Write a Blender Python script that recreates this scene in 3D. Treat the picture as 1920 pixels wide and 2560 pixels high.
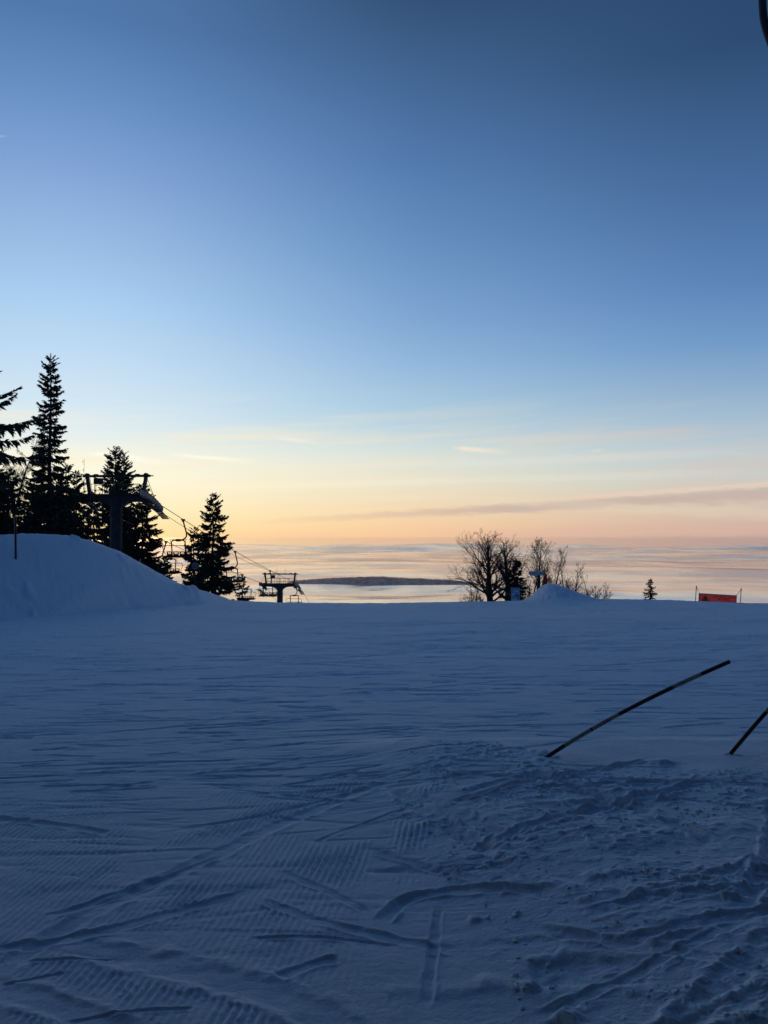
import bpy, math, random
import numpy as np
from mathutils import Vector, Matrix

# ------------------------------------------------------------------ scene, camera
scn = bpy.context.scene
for o in list(bpy.data.objects):
    bpy.data.objects.remove(o)
C = scn.collection
R = math.radians
F = 2000.0                                   # focal length in photo pixels (1920 x 2560)
CAM_H = 1.65
PITCH = math.atan(65 / F)
cp, sp = math.cos(PITCH), math.sin(PITCH)

cam_d = bpy.data.cameras.new('camera')
cam = bpy.data.objects.new('camera', cam_d)
C.objects.link(cam)
cam.location = (0, 0, CAM_H)
cam.rotation_euler = (R(90) + PITCH, 0, 0)
cam_d.sensor_fit = 'VERTICAL'
cam_d.sensor_height = 24.0
cam_d.lens = 24.0 * F / 2560.0
cam_d.clip_start = 0.05
cam_d.clip_end = 600000.0
scn.camera = cam
scn.render.resolution_x, scn.render.resolution_y = 768, 1024


def pdir(u, v):
    a, b = (u - 960) / F, (1280 - v) / F
    return np.array([a, cp - b * sp, sp + b * cp])


def at(u, v, Y):
    d = pdir(u, v)
    s = Y / d[1]
    return np.array([d[0] * s, Y, CAM_H + d[2] * s])


def azel(u, v):
    d = pdir(u, v)
    return math.atan2(d[0], d[1]), math.atan2(d[2], math.hypot(d[0], d[1]))


def lin(c, a=1.0):
    o = []
    for q in c[:3]:
        q = q / 255.0
        o.append(q / 12.92 if q <= 0.04045 else ((q + 0.055) / 1.055) ** 2.4)
    return (*o, a)


# ------------------------------------------------------------------ view transform
vs = scn.view_settings
scn.display_settings.display_device = 'sRGB'
vs.view_transform = 'Standard'
vs.look = 'None'
vs.exposure = 0.0
vs.gamma = 1.0
vs.use_curve_mapping = False
scn.cycles.max_bounces = 6
scn.cycles.diffuse_bounces = 3
scn.cycles.glossy_bounces = 2
scn.cycles.transparent_max_bounces = 8
scn.cycles.volume_bounces = 2

# ------------------------------------------------------------------ sun and sky
SUN_AZ, SUN_EL = R(-19.0), R(1.2)
sl = bpy.data.lights.new('sun', 'SUN')
sl.energy = 0.08
sl.angle = R(0.8)
sl.color = (1.0, 0.72, 0.42)
sun = bpy.data.objects.new('sun', sl)
C.objects.link(sun)
sd = Vector((math.sin(SUN_AZ) * math.cos(SUN_EL), math.cos(SUN_AZ) * math.cos(SUN_EL), math.sin(SUN_EL)))
sun.rotation_euler = sd.to_track_quat('Z', 'Y').to_euler()
sun.location = sd * 300

world = bpy.data.worlds.new('World')
scn.world = world
world.use_nodes = True
wt = world.node_tree
wt.nodes.clear()


class NB:
    """small node-graph builder"""

    def __init__(self, tree):
        self.t = tree

    def node(self, typ, **kw):
        n = self.t.nodes.new(typ)
        for k, v in kw.items():
            setattr(n, k, v)
        return n

    def put(self, sock, v):
        if hasattr(v, 'is_output'):
            self.t.links.new(v, sock)
        else:
            sock.default_value = v

    def m(self, op, a, b=None, c=None, clamp=False):
        n = self.node('ShaderNodeMath', operation=op)
        n.use_clamp = clamp
        self.put(n.inputs[0], a)
        if b is not None:
            self.put(n.inputs[1], b)
        if c is not None:
            self.put(n.inputs[2], c)
        return n.outputs[0]

    def smooth(self, v, a, b, lo=0.0, hi=1.0):
        n = self.node('ShaderNodeMapRange', interpolation_type='SMOOTHSTEP')
        self.put(n.inputs['Value'], v)
        n.inputs['From Min'].default_value = a
        n.inputs['From Max'].default_value = b
        n.inputs['To Min'].default_value = lo
        n.inputs['To Max'].default_value = hi
        return n.outputs['Result']

    def mix(self, fac, a, b):
        n = self.node('ShaderNodeMix', data_type='RGBA')
        self.put(n.inputs[0], fac)
        self.put(n.inputs[6], a)
        self.put(n.inputs[7], b)
        return n.outputs[2]

    def noise(self, vec, scale, detail=3.0, rough=0.5, dims='3D'):
        n = self.node('ShaderNodeTexNoise', noise_dimensions=dims)
        self.put(n.inputs['Vector'], vec)
        n.inputs['Scale'].default_value = scale
        n.inputs['Detail'].default_value = detail
        n.inputs['Roughness'].default_value = rough
        return n.outputs['Fac']


w = NB(wt)
tc = w.node('ShaderNodeTexCoord')
nrm = w.node('ShaderNodeVectorMath', operation='NORMALIZE')
w.put(nrm.inputs[0], tc.outputs['Generated'])
sx = w.node('ShaderNodeSeparateXYZ')
w.put(sx.inputs[0], nrm.outputs[0])
X, Y_, Z = sx.outputs
az = w.m('ARCTAN2', X, Y_)
el = w.m('ARCSINE', Z)
# angular distance from the sun's azimuth, wrapped
da = w.m('ABSOLUTE', w.m('SUBTRACT', az, R(-22.0)))
da = w.m('MINIMUM', da, w.m('SUBTRACT', 2 * math.pi, da))

EL0, EL1 = R(-6.0), R(90.0)
fac_el = w.m('DIVIDE', w.m('SUBTRACT', el, EL0), EL1 - EL0, clamp=True)


def ramp(u, stops, zen, low):
    """colour by elevation from photo rows; zen / low close the two ends"""
    n = w.node('ShaderNodeValToRGB')
    cr = n.color_ramp
    cr.interpolation = 'LINEAR'
    pts = [(0.0, low)]
    for v, c in sorted(stops, key=lambda q: -q[0]):
        pts.append(((azel(u, v)[1] - EL0) / (EL1 - EL0), c))
    pts.append(((R(62) - EL0) / (EL1 - EL0), zen))
    while len(cr.elements) > 1:
        cr.elements.remove(cr.elements[-1])
    cr.elements[0].position = pts[0][0]
    cr.elements[0].color = lin(pts[0][1])
    for p, c in pts[1:]:
        e = cr.elements.new(p)
        e.color = lin(c)
    w.put(n.inputs[0], fac_el)
    return n.outputs[0]


rL = ramp(60, [(0, (82, 121, 172)), (200, (103, 143, 196)), (400, (130, 165, 215)), (600, (155, 190, 232)),
               (750, (172, 210, 243)), (900, (197, 223, 245)), (1000, (210, 232, 246)), (1080, (228, 240, 240)),
               (1140, (248, 248, 230)), (1200, (255, 250, 220)), (1280, (255, 240, 190)), (1345, (255, 224, 158))],
          (45, 75, 120), (252, 214, 150))
rC = ramp(960, [(0, (51, 82, 121)), (200, (68, 104, 150)), (400, (84, 123, 175)), (600, (102, 146, 194)),
                (800, (130, 168, 214)), (900, (147, 185, 222)), (1000, (167, 202, 226)), (1080, (192, 216, 226)),
                (1140, (222, 229, 220)), (1200, (236, 229, 206)), (1260, (243, 221, 184)), (1300, (249, 214, 168)),
                (1345, (247, 200, 160))],
          (33, 58, 98), (236, 184, 152))
rR = ramp(1860, [(100, (44, 75, 114)), (300, (58, 93, 138)), (500, (73, 110, 160)), (700, (90, 131, 183)),
                 (850, (112, 153, 200)), (960, (141, 173, 206)), (1050, (166, 190, 210)), (1130, (187, 203, 210)),
                 (1190, (200, 206, 202)), (1250, (212, 196, 180)), (1300, (212, 184, 170)), (1345, (196, 164, 156))],
          (31, 55, 95), (160, 145, 150))
rB = ramp(960, [(100, (43, 75, 120)), (700, (54, 88, 134)), (1050, (60, 91, 136)), (1250, (68, 88, 128)),
                (1345, (60, 78, 116))],
          (33, 59, 100), (44, 60, 92))
sky = w.mix(w.smooth(da, R(0), R(27)), rL, rC)
sky = w.mix(w.smooth(da, R(18), R(50)), sky, rR)
sky = w.mix(w.smooth(da, R(48), R(84)), sky, rB)

# broad thin cirrus veils, stretched along the horizon
cv = w.node('ShaderNodeCombineXYZ')
w.put(cv.inputs[0], w.m('MULTIPLY', az, 2.2))
w.put(cv.inputs[1], w.m('ADD', w.m('MULTIPLY', el, 34.0), w.m('MULTIPLY', az, -1.6)))
n1 = w.noise(cv.outputs[0], 1.5, 5.0, 0.55)
veil = w.m('MULTIPLY', w.smooth(n1, 0.42, 0.68), w.m('MULTIPLY', w.smooth(el, R(0.3), R(3.5)), w.smooth(el, R(11), R(6.0))))
front = w.smooth(da, R(95), R(60))
sky = w.mix(w.m('MULTIPLY', w.m('MULTIPLY', veil, 0.48), front), sky, w.mix(w.smooth(da, R(8), R(50)), lin((255, 240, 205)), lin((214, 196, 186))))

# fine ragged noise for the edges of the cloud streaks
cv2 = w.node('ShaderNodeCombineXYZ')
w.put(cv2.inputs[0], w.m('MULTIPLY', az, 30.0))
w.put(cv2.inputs[1], w.m('MULTIPLY', el, 170.0))
n2 = w.noise(cv2.outputs[0], 1.0, 4.0, 0.6)


def streak(p0, p1, th0, th1, color, amount, taper0=0.35, taper1=0.35, below=1.0):
    """a streak of cloud between two photo points, th = half thickness in pixels at either end"""
    global sky
    a0, e0 = azel(*p0)
    a1, e1 = azel(*p1)
    t = w.m('DIVIDE', w.m('SUBTRACT', az, a0), a1 - a0)
    mid = w.m('ADD', e0, w.m('MULTIPLY', t, e1 - e0))
    tt = w.m('MINIMUM', w.m('MAXIMUM', t, 0.0), 1.0)
    half = w.m('ADD', th0 / F, w.m('MULTIPLY', tt, (th1 - th0) / F))
    d = w.m('DIVIDE', w.m('SUBTRACT', el, mid), half)
    d = w.m('ADD', d, w.m('MULTIPLY', w.m('SUBTRACT', n2, 0.5), 1.5))
    d = w.m('ABSOLUTE', d)
    prof = w.smooth(d, 1.15, 0.15)
    ends = w.m('MULTIPLY', w.smooth(t, 0.0, max(taper0, 1e-3)), w.smooth(t, 1.0, 1.0 - max(taper1, 1e-3)))
    f = w.m('MULTIPLY', w.m('MULTIPLY', prof, ends), amount)
    sky = w.mix(f, sky, lin(color))


# long grey pink cloud bank rising to the right, with a light upper rim
streak((520, 1312), (1500, 1255), 7, 17, (222, 192, 168), 0.55, 0.5, 0.2)
streak((820, 1294), (2300, 1206), 8, 26, (198, 178, 170), 0.85, 0.45, 0.1)
streak((1000, 1270), (2300, 1180), 4, 11, (234, 208, 188), 0.7, 0.4, 0.1)
streak((900, 1232), (2300, 1300), 14, 22, (238, 222, 196), 0.25, 0.3, 0.2)
streak((300, 1350), (1400, 1330), 16, 22, (250, 206, 160), 0.35, 0.3, 0.4)
streak((1000, 1336), (2100, 1325), 12, 20, (226, 186, 168), 0.45, 0.4, 0.2)
streak((520, 1168), (2000, 1118), 9, 16, (238, 238, 232), 0.17, 0.3, 0.3)
streak((640, 1206), (2000, 1172), 8, 14, (240, 238, 224), 0.17, 0.3, 0.3)
streak((250, 1222), (1300, 1196), 10, 14, (255, 250, 230), 0.17, 0.3, 0.4)
streak((560, 1250), (1250, 1238), 7, 12, (252, 232, 204), 0.2, 0.3, 0.4)
# short bright streaks higher up
streak((405, 1134), (665, 1156), 5, 9, (255, 250, 232), 1.0, 0.3, 0.6)
streak((665, 1091), (820, 1110), 5, 8, (236, 236, 230), 0.95, 0.4, 0.6)
streak((1122, 1118), (1290, 1132), 7, 10, (242, 230, 212), 1.0, 0.25, 0.75)
streak((1470, 1130), (1512, 1124), 5, 6, (226, 218, 206), 0.6, 0.5, 0.5)
streak((195, 1130), (445, 1160), 6, 11, (255, 254, 240), 0.95, 0.3, 0.6)
streak((1780, 1128), (1900, 1140), 5, 8, (214, 208, 200), 0.4, 0.5, 0.5)
streak((-30, 345), (26, 338), 3, 3, (165, 195, 232), 0.6, 0.3, 0.6)

nish = w.node('ShaderNodeTexSky', sky_type='NISHITA')
nish.sun_disc = False
nish.sun_elevation = SUN_EL
nish.sun_rotation = SUN_AZ
nish.altitude = 1300
SKY_STRENGTH = 0.1
gain = w.node('ShaderNodeVectorMath', operation='SCALE')
w.put(gain.inputs[0], sky)
gain.inputs['Scale'].default_value = 0.98 / SKY_STRENGTH
addn = w.node('ShaderNodeVectorMath', operation='MULTIPLY_ADD')
w.put(addn.inputs[0], nish.outputs[0])
addn.inputs[1].default_value = (0.03, 0.03, 0.03)
w.put(addn.inputs[2], gain.outputs[0])
bg = w.node('ShaderNodeBackground')
w.put(bg.inputs['Color'], addn.outputs[0])
bg.inputs['Strength'].default_value = SKY_STRENGTH
wo = w.node('ShaderNodeOutputWorld')
wt.links.new(bg.outputs[0], wo.inputs['Surface'])
world.cycles.sampling_method = 'MANUAL'
world.cycles.sample_map_resolution = 2048


# ------------------------------------------------------------------ materials
def mat(name, base, rough=0.6, metal=0.0, var=0.0, scale=8.0, bump=0.0, bscale=40.0, spec=0.5):
    m = bpy.data.materials.new(name)
    m.use_nodes = True
    nt = m.node_tree
    b = nt.nodes['Principled BSDF']
    g = NB(nt)
    b.inputs['Roughness'].default_value = rough
    b.inputs['Metallic'].default_value = metal
    b.inputs['Specular IOR Level'].default_value = spec
    co = g.node('ShaderNodeTexCoord').outputs['Object']
    n = g.noise(co, scale, 4.0, 0.6)
    lo = tuple(q * (1 - var) for q in base) + (1,)
    hi = tuple(min(1, q * (1 + var)) for q in base) + (1,)
    g.put(b.inputs['Base Color'], g.mix(g.smooth(n, 0.3, 0.7), lo, hi))
    if bump:
        bn = g.node('ShaderNodeBump')
        bn.inputs['Strength'].default_value = bump
        bn.inputs['Distance'].default_value = 0.02
        g.put(bn.inputs['Height'], g.noise(co, bscale, 4.0, 0.6))
        nt.links.new(bn.outputs[0], b.inputs['Normal'])
    return m


M = {}
M['needles'] = mat('spruce_needles', (0.030, 0.042, 0.022), 0.7, var=0.35, scale=1.2)
M['bark'] = mat('bark', (0.036, 0.028, 0.022), 0.85, var=0.4, scale=6, bump=0.5)
M['twig'] = mat('twig_bark', (0.036, 0.028, 0.023), 0.8, var=0.3, scale=3)
M['steel'] = mat('grey_green_steel', (0.042, 0.046, 0.05), 0.6, 0.0, var=0.25, scale=3, spec=0.3)
M['dark_steel'] = mat('dark_steel', (0.03, 0.03, 0.032), 0.6, 0.0, var=0.25, scale=5, spec=0.3)
M['rubber'] = mat('rubber', (0.035, 0.035, 0.035), 0.7, var=0.2)
M['sheave'] = mat('sheave_metal', (0.20, 0.20, 0.21), 0.5, 0.1, var=0.3, scale=6)
M['seat'] = mat('seat_plastic', (0.045, 0.042, 0.042), 0.6, var=0.2)
M['rope'] = mat('wire_rope', (0.05, 0.045, 0.04), 0.7, 0.0, var=0.2)
M['pole_dark'] = mat('pole_dark_paint', (0.025, 0.016, 0.016), 0.45, var=0.4, scale=14)
M['pole_red'] = mat('pole_red_paint', (0.045, 0.016, 0.014), 0.45, var=0.4, scale=14)
M['pole_band'] = mat('pole_grey_tape', (0.30, 0.27, 0.20), 0.5, var=0.3, scale=18)
M['banner_red'] = mat('red_banner_fabric', (0.95, 0.22, 0.19), 0.7, var=0.10, scale=4)
M['banner_edge'] = mat('banner_dark_edge', (0.10, 0.015, 0.015), 0.7, var=0.1)
M['ink'] = mat('dark_print', (0.10, 0.012, 0.015), 0.7, var=0.1)
M['warn_yellow'] = mat('warning_yellow', (0.50, 0.36, 0.03), 0.6, var=0.1)
M['black'] = mat('black_print', (0.02, 0.02, 0.02), 0.6, var=0.1)
M['sign_white'] = mat('sign_white', (0.62, 0.66, 0.70), 0.5, var=0.12, scale=5)
M['sign_blue'] = mat('sign_dark_blue', (0.05, 0.08, 0.18), 0.5, var=0.2)
M['board_blue'] = mat('board_blue', (0.28, 0.42, 0.52), 0.5, var=0.25, scale=5)
def translucent(m, col, amount):
    nt = m.node_tree
    b = nt.nodes['Principled BSDF']
    t = nt.nodes.new('ShaderNodeBsdfTranslucent')
    t.inputs['Color'].default_value = (*col, 1)
    x = nt.nodes.new('ShaderNodeMixShader')
    x.inputs[0].default_value = amount
    nt.links.new(b.outputs[0], x.inputs[1])
    nt.links.new(t.outputs[0], x.inputs[2])
    nt.links.new(x.outputs[0], nt.nodes['Material Output'].inputs['Surface'])


translucent(M['banner_red'], (1.0, 0.33, 0.29), 0.9)
translucent(M['warn_yellow'], (0.45, 0.36, 0.03), 0.4)
M['flag'] = mat('red_flag_cloth', (0.42, 0.03, 0.03), 0.8, var=0.25, scale=9)
M['sign_red'] = mat('sign_dark_red', (0.20, 0.05, 0.06), 0.5, var=0.2)
M['grey_print'] = mat('light_grey_print', (0.5, 0.48, 0.5), 0.6, var=0.1)
M['hill'] = mat('hazed_woodland', (0.56, 0.50, 0.47), 0.9, var=0.4, scale=0.01)  # distance haze put into the base colour, paling the dark woodland


def snow_material():
    m = bpy.data.materials.new('snow')
    m.use_nodes = True
    nt = m.node_tree
    g = NB(nt)
    b = nt.nodes['Principled BSDF']
    co = g.node('ShaderNodeTexCoord').outputs['Object']
    n = g.noise(co, 0.9, 5.0, 0.6)
    g.put(b.inputs['Base Color'], g.mix(n, (0.74, 0.81, 0.84, 1), (0.81, 0.88, 0.905, 1)))
    b.inputs['Roughness'].default_value = 0.62
    b.inputs['Specular IOR Level'].default_value = 0.25
    fine = g.m('ADD', g.noise(co, 24.0, 6.0, 0.72), g.m('MULTIPLY', g.noise(co, 110.0, 3.0, 0.7), 0.3))
    bn = g.node('ShaderNodeBump')
    bn.inputs['Strength'].default_value = 0.7
    bn.inputs['Distance'].default_value = 0.016
    g.put(bn.inputs['Height'], fine)
    nt.links.new(bn.outputs[0], b.inputs['Normal'])
    return m


M['snow'] = snow_material()


def cloud_material():
    m = bpy.data.materials.new('cloud_sea')
    m.use_nodes = True
    nt = m.node_tree
    nt.nodes.clear()
    g = NB(nt)
    d = g.node('ShaderNodeBsdfDiffuse')
    d.inputs['Color'].default_value = (0.9, 0.9, 0.92, 1)
    gl = g.node('ShaderNodeBsdfGlossy')
    gl.inputs['Color'].default_value = (1.0, 0.85, 0.76, 1)
    gl.inputs['Roughness'].default_value = 0.10
    mx = g.node('ShaderNodeMixShader')
    co = g.node('ShaderNodeTexCoord').outputs['Object']
    mp = g.node('ShaderNodeMapping')
    mp.inputs['Scale'].default_value = (1 / 2600.0, 1 / 3800.0, 1 / 2600.0)
    nt.links.new(co, mp.inputs['Vector'])
    dens = g.noise(mp.outputs[0], 1.0, 5.0, 0.62)
    g.put(mx.inputs[0], g.smooth(dens, 0.36, 0.62, 0.58, 0.96))
    nt.links.new(d.outputs[0], mx.inputs[1])
    nt.links.new(gl.outputs[0], mx.inputs[2])
    o = g.node('ShaderNodeOutputMaterial')
    nt.links.new(mx.outputs[0], o.inputs['Surface'])
    return m


M['cloud'] = cloud_material()


# ------------------------------------------------------------------ noise
_rs = np.random.RandomState(7)
_perm = _rs.permutation(512).astype(np.int64)
_perm = np.concatenate([_perm, _perm])
_ang = _rs.rand(1024) * 2 * np.pi
_gx, _gy = np.cos(_ang), np.sin(_ang)


def perlin(x, y, seed=0):
    x = np.asarray(x, float) + seed * 17.37
    y = np.asarray(y, float) - seed * 9.71
    xi, yi = np.floor(x), np.floor(y)
    fx, fy = x - xi, y - yi
    xi = xi.astype(np.int64) & 511
    yi = yi.astype(np.int64) & 511
    x1, y1 = (xi + 1) & 511, (yi + 1) & 511
    ux = fx * fx * fx * (fx * (fx * 6 - 15) + 10)
    uy = fy * fy * fy * (fy * (fy * 6 - 15) + 10)

    def gr(ix, iy, dx, dy):
        h = _perm[_perm[ix] + iy]
        return _gx[h] * dx + _gy[h] * dy
    a = gr(xi, yi, fx, fy)
    b = gr(x1, yi, fx - 1, fy)
    c = gr(xi, y1, fx, fy - 1)
    d = gr(x1, y1, fx - 1, fy - 1)
    return (a + ux * (b - a)) + uy * ((c + ux * (d - c)) - (a + ux * (b - a)))


def fbm(x, y, f, octv, seed=0, gain=0.5):
    s, a = 0.0, 1.0
    for k in range(octv):
        s = s + a * perlin(x * f, y * f, seed + k * 3)
        f *= 2.03
        a *= gain
    return s


def sst(v, a, b):
    t = np.clip((np.asarray(v, float) - a) / (b - a), 0, 1)
    return t * t * (3 - 2 * t)


# ------------------------------------------------------------------ terrain height
Y_C = 38.0
_cu = [-400, 512, 600, 700, 960, 1140, 1290, 1520, 1640, 1740, 1860, 1920, 2400]
_cv = [1490, 1495, 1502, 1506, 1508, 1505, 1502, 1498, 1500, 1503, 1508, 1509, 1512]
_cx = np.array([(u - 960) / F * Y_C for u in _cu])
_cz = np.array([at(960, v, Y_C)[2] for v in _cv])
# left snow bank: ridge points seen in the photo, placed at growing depth
_mu = [-500, -200, 0, 60, 130, 200, 270, 330, 400, 430, 450, 470, 490, 505, 520, 560]
_mv = [1300, 1322, 1335, 1333, 1335, 1348, 1373, 1407, 1449, 1463, 1474, 1474, 1482, 1493, 1502, 1508]
_my = [19.5, 22, 24, 24.6, 25.4, 26.3, 27.3, 28.3, 29.8, 30.6, 31.2, 31.8, 32.5, 33, 33.6, 35]
_mp = np.array([at(u, v, y) for u, v, y in zip(_mu, _mv, _my)])


def base_h(x, y):
    t = np.clip((y - 5.5) / (Y_C - 5.5), 0, 1)
    zc = np.interp(x * (Y_C / np.maximum(y, Y_C)), _cx, _cz)
    zc = np.where(y < Y_C, np.interp(x, _cx, _cz), zc)
    z = zc * t ** 1.45
    over = np.maximum(y - Y_C, 0)
    z = z - (0.058 * over + 0.17 * np.maximum(over - 1.2 + 1.2 * np.exp(-over / 1.2), 0))
    z = z - 0.10 * np.maximum(over - 180, 0)
    back = np.maximum(-y - 6, 0)
    return z + 0.05 * back


def bank_h(x, y, zb):
    """left snow bank above the base surface"""
    xr = x
    yr = np.interp(xr, _mp[:, 0], _mp[:, 1])
    zt = np.interp(xr, _mp[:, 0], _mp[:, 2])
    zbr = base_h(xr, yr)
    top = np.maximum(zt - zbr, 0)
    yf = np.interp(xr, [-16, -12, -9, -7.6], [13.0, 15.0, 21, 30])
    front = sst(y, yf, yr + 0.6)
    front = 0.55 * front + 0.45 * np.clip((y - yf) / (yr + 0.3 - yf), 0, 1) ** 1.25
    backs = 1 - sst(y, yr + 0.5, yr + 9.0)
    p = np.where(y <= yr + 0.5, np.minimum(front, 1), backs)
    return top * p * sst(x, -7.05, -7.75) if np.ndim(x) else top * p


BANK_LUMPS = [(468, 1470, 32.0, 0.26, 0.16), (487, 1480, 32.6, 0.24, 0.20), (500, 1490, 33.0, 0.2, 0.16), (450, 1470, 31.4, 0.2, 0.05)]


def soft_h(x, y):
    z = base_h(x, y)
    z = z + bank_h(np.asarray(x, float) + 0 * y, np.asarray(y, float) + 0 * x, z)
    # small mound in front of the bare trees
    mx, my = 6.95, 34.0
    dx = x - mx
    wx = np.where(dx < 0, 0.68, 1.5)
    z = z + 0.80 * np.exp(-(np.abs(dx) / wx) ** 1.9) * np.exp(-((y - my) / np.where(y < my, 2.6, 1.5)) ** 2)
    for (u, v, Yl, rad, hh) in BANK_LUMPS:
        p = at(u, v, Yl)
        z = z + hh * np.exp(-(np.hypot(x - p[0], (y - p[1]) * 0.8) / rad) ** 4)
    # drifted bank at the lower right
    rb = sst(x + 0.35 * (y - 3), 0.15, 1.6) * sst(y, 6.75, 6.1)
    z = z + 0.12 * rb
    return z


def gpt(u, v):
    """photo pixel to the ground point under it"""
    d = pdir(u, v)
    s = 2.0
    for _ in range(60):
        p = d * s
        h = float(soft_h(np.array([p[0]]), np.array([p[1]]))[0])
        s = 0.5 * s + 0.5 * (h - CAM_H) / d[2]
    return d[:2] * s


# ski tracks, grooves and ridges: photo polyline, half width (m), depth (m, negative = ridge), lip, erase
TRACKS = [
    ([(-60, 2042), (110, 2062), (280, 2088)], 0.035, 0.030, 0.010),
    ([(-60, 2470), (160, 2320), (330, 2235), (520, 2150), (700, 2060), (880, 1985), (1010, 1940)], 0.055, 0.020, 0.008),
    ([(100, 2300), (340, 2225), (560, 2140)], 0.03, 0.02, 0.008),
    ([(-60, 2385), (200, 2345), (420, 2290), (640, 2225)], 0.035, 0.022, 0.008),
    ([(180, 2365), (380, 2410), (600, 2465), (760, 2520), (900, 2600)], 0.075, 0.018, 0.012),
    ([(-60, 2460), (150, 2520), (330, 2600)], 0.06, 0.018, 0.01),
    ([(60, 2405), (280, 2400)], 0.012, 0.015, 0.004),
    ([(0, 2465), (170, 2435)], 0.012, 0.015, 0.004),
    ([(160, 2560), (320, 2535), (490, 2526)], 0.012, 0.015, 0.004),
    ([(985, 1972), (1080, 2040), (1180, 2105), (1255, 2140)], 0.055, 0.045, 0.018),
    ([(1050, 1985), (1160, 2045), (1290, 2100)], 0.045, 0.03, 0.016),
    ([(935, 2130), (1040, 2160), (1190, 2200)], 0.03, 0.03, 0.012),
    ([(1080, 2172), (1180, 2165), (1290, 2160)], 0.02, 0.025, 0.01),
    ([(950, 2310), (1010, 2245), (1120, 2228), (1250, 2222), (1400, 2226)], 0.035, 0.045, 0.018),
    ([(1096, 2268), (1090, 2330), (1078, 2420), (1062, 2520)], 0.022, 0.03, 0.006),
    ([(1960, 2330), (1850, 2420), (1760, 2500), (1680, 2600)], 0.06, 0.05, 0.025),
    ([(640, 2250), (800, 2310), (960, 2345), (1150, 2380)], 0.03, 0.02, 0.008),
    ([(690, 2450), (780, 2412), (850, 2400)], 0.03, 0.03, 0.008),
    ([(620, 2350), (800, 2345), (1000, 2370)], 0.015, 0.015, 0.006),
    ([(780, 2110), (930, 2050), (1060, 2010)], 0.02, 0.015, 0.006),
    ([(700, 2180), (820, 2230), (930, 2290)], 0.025, 0.015, 0.006),
    ([(420, 2080), (620, 2050), (850, 1990), (1050, 1930), (1250, 1900)], 0.025, 0.016, 0.005),
    ([(200, 1985), (420, 1950), (640, 1915), (820, 1880)], 0.03, 0.014, 0.004),
    ([(80, 1862), (300, 1850), (480, 1845)], 0.03, 0.016, 0.004),
    ([(550, 1872), (720, 1862), (960, 1852)], 0.03, 0.016, 0.004),
    # pushed up ridges on the right
    ([(1280, 1915), (1430, 1935), (1560, 1985), (1680, 1990)], 0.10, -0.07, 0.0),
    ([(1180, 1990), (1300, 1960), (1440, 1972)], 0.09, -0.05, 0.0),
    ([(1240, 2060), (1420, 2100), (1560, 2060), (1700, 2030)], 0.08, -0.05, 0.0),
    ([(1210, 2120), (1290, 2150), (1340, 2200), (1480, 2230)], 0.06, -0.06, 0.0),
    ([(1500, 2120), (1680, 2080), (1900, 2060)], 0.09, -0.05, 0.0),
    ([(1460, 2265), (1550, 2225), (1590, 2215), (1680, 2290), (1760, 2340)], 0.06, -0.06, 0.0),
    ([(1700, 2190), (1860, 2180), (1990, 2150)], 0.10, -0.06, 0.0),
    ([(1180, 2455), (1290, 2460), (1380, 2490), (1500, 2540)], 0.06, -0.05, 0.0),
    ([(950, 2480), (1150, 2480), (1260, 2440)], 0.05, -0.03, 0.0),
    ([(1320, 2440), (1500, 2420), (1640, 2440)], 0.09, 0.05, 0.012),
    ([(1300, 2010), (1480, 2030), (1640, 2015)], 0.07, 0.04, 0.01),
]
LUMPS = [((1655, 1908), 0.085, 0.07), ((1590, 2232), 0.06, 0.06), ((1650, 2250), 0.05, 0.05), ((1685, 2335), 0.035, 0.04),
         ((1640, 2345), 0.05, 0.03), ((1245, 2100), 0.06, 0.05), ((1650, 2045), 0.04, 0.06), ((1480, 2190), 0.05, 0.05),
         ((1540, 2180), 0.05, 0.035), ((1880, 2160), 0.07, 0.07), ((1460, 2250), 0.03, 0.04), ((1190, 2300), 0.03, 0.03),
         ((1350, 1880), 0.06, 0.04), ((1300, 1872), 0.05, 0.03), ((1700, 2360), 0.03, 0.025), ((1790, 2330), 0.05, 0.04),
         ((1130, 1930), 0.05, 0.03), ((1320, 2470), 0.04, 0.045), ((1420, 2545), 0.05, 0.05)]


def random_ski_tracks():
    rng = np.random.RandomState(21)
    out = []
    for k in range(800):
        long_ = k < 90
        y0 = 5.2 + 27 * rng.rand() ** (1.4 if long_ else 1.15)
        x0 = rng.uniform(-0.62, 0.62) * y0
        if x0 > 0.4 and y0 < 6.8:
            continue
        hd = rng.normal(0.10, 0.20)
        L = (rng.uniform(0.9, 3.0) if long_ else rng.uniform(0.18, 0.75)) * (0.5 + y0 / 9)
        if not long_:
            hd = rng.normal(0.07, 0.13)
        cv_ = rng.normal(0, 0.16)
        p, g = np.array([x0, y0]), []
        for q in range(8):
            g.append(p.copy())
            p = p + L / 8 * np.array([math.cos(hd), math.sin(hd)])
            hd += cv_ / 8
        hw = rng.uniform(0.003, 0.011) + 0.0026 * y0
        dep = rng.uniform(0.003, 0.008) + 0.0016 * y0
        out.append((np.array(g), hw, dep, dep * 0.35))
        if long_ and rng.rand() < 0.35:      # the second ski beside the first
            out.append((np.array(g) + np.array([0.05, 0.20 + 0.1 * rng.rand()]), hw, dep * 0.8, dep * 0.3))
    return out


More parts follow.
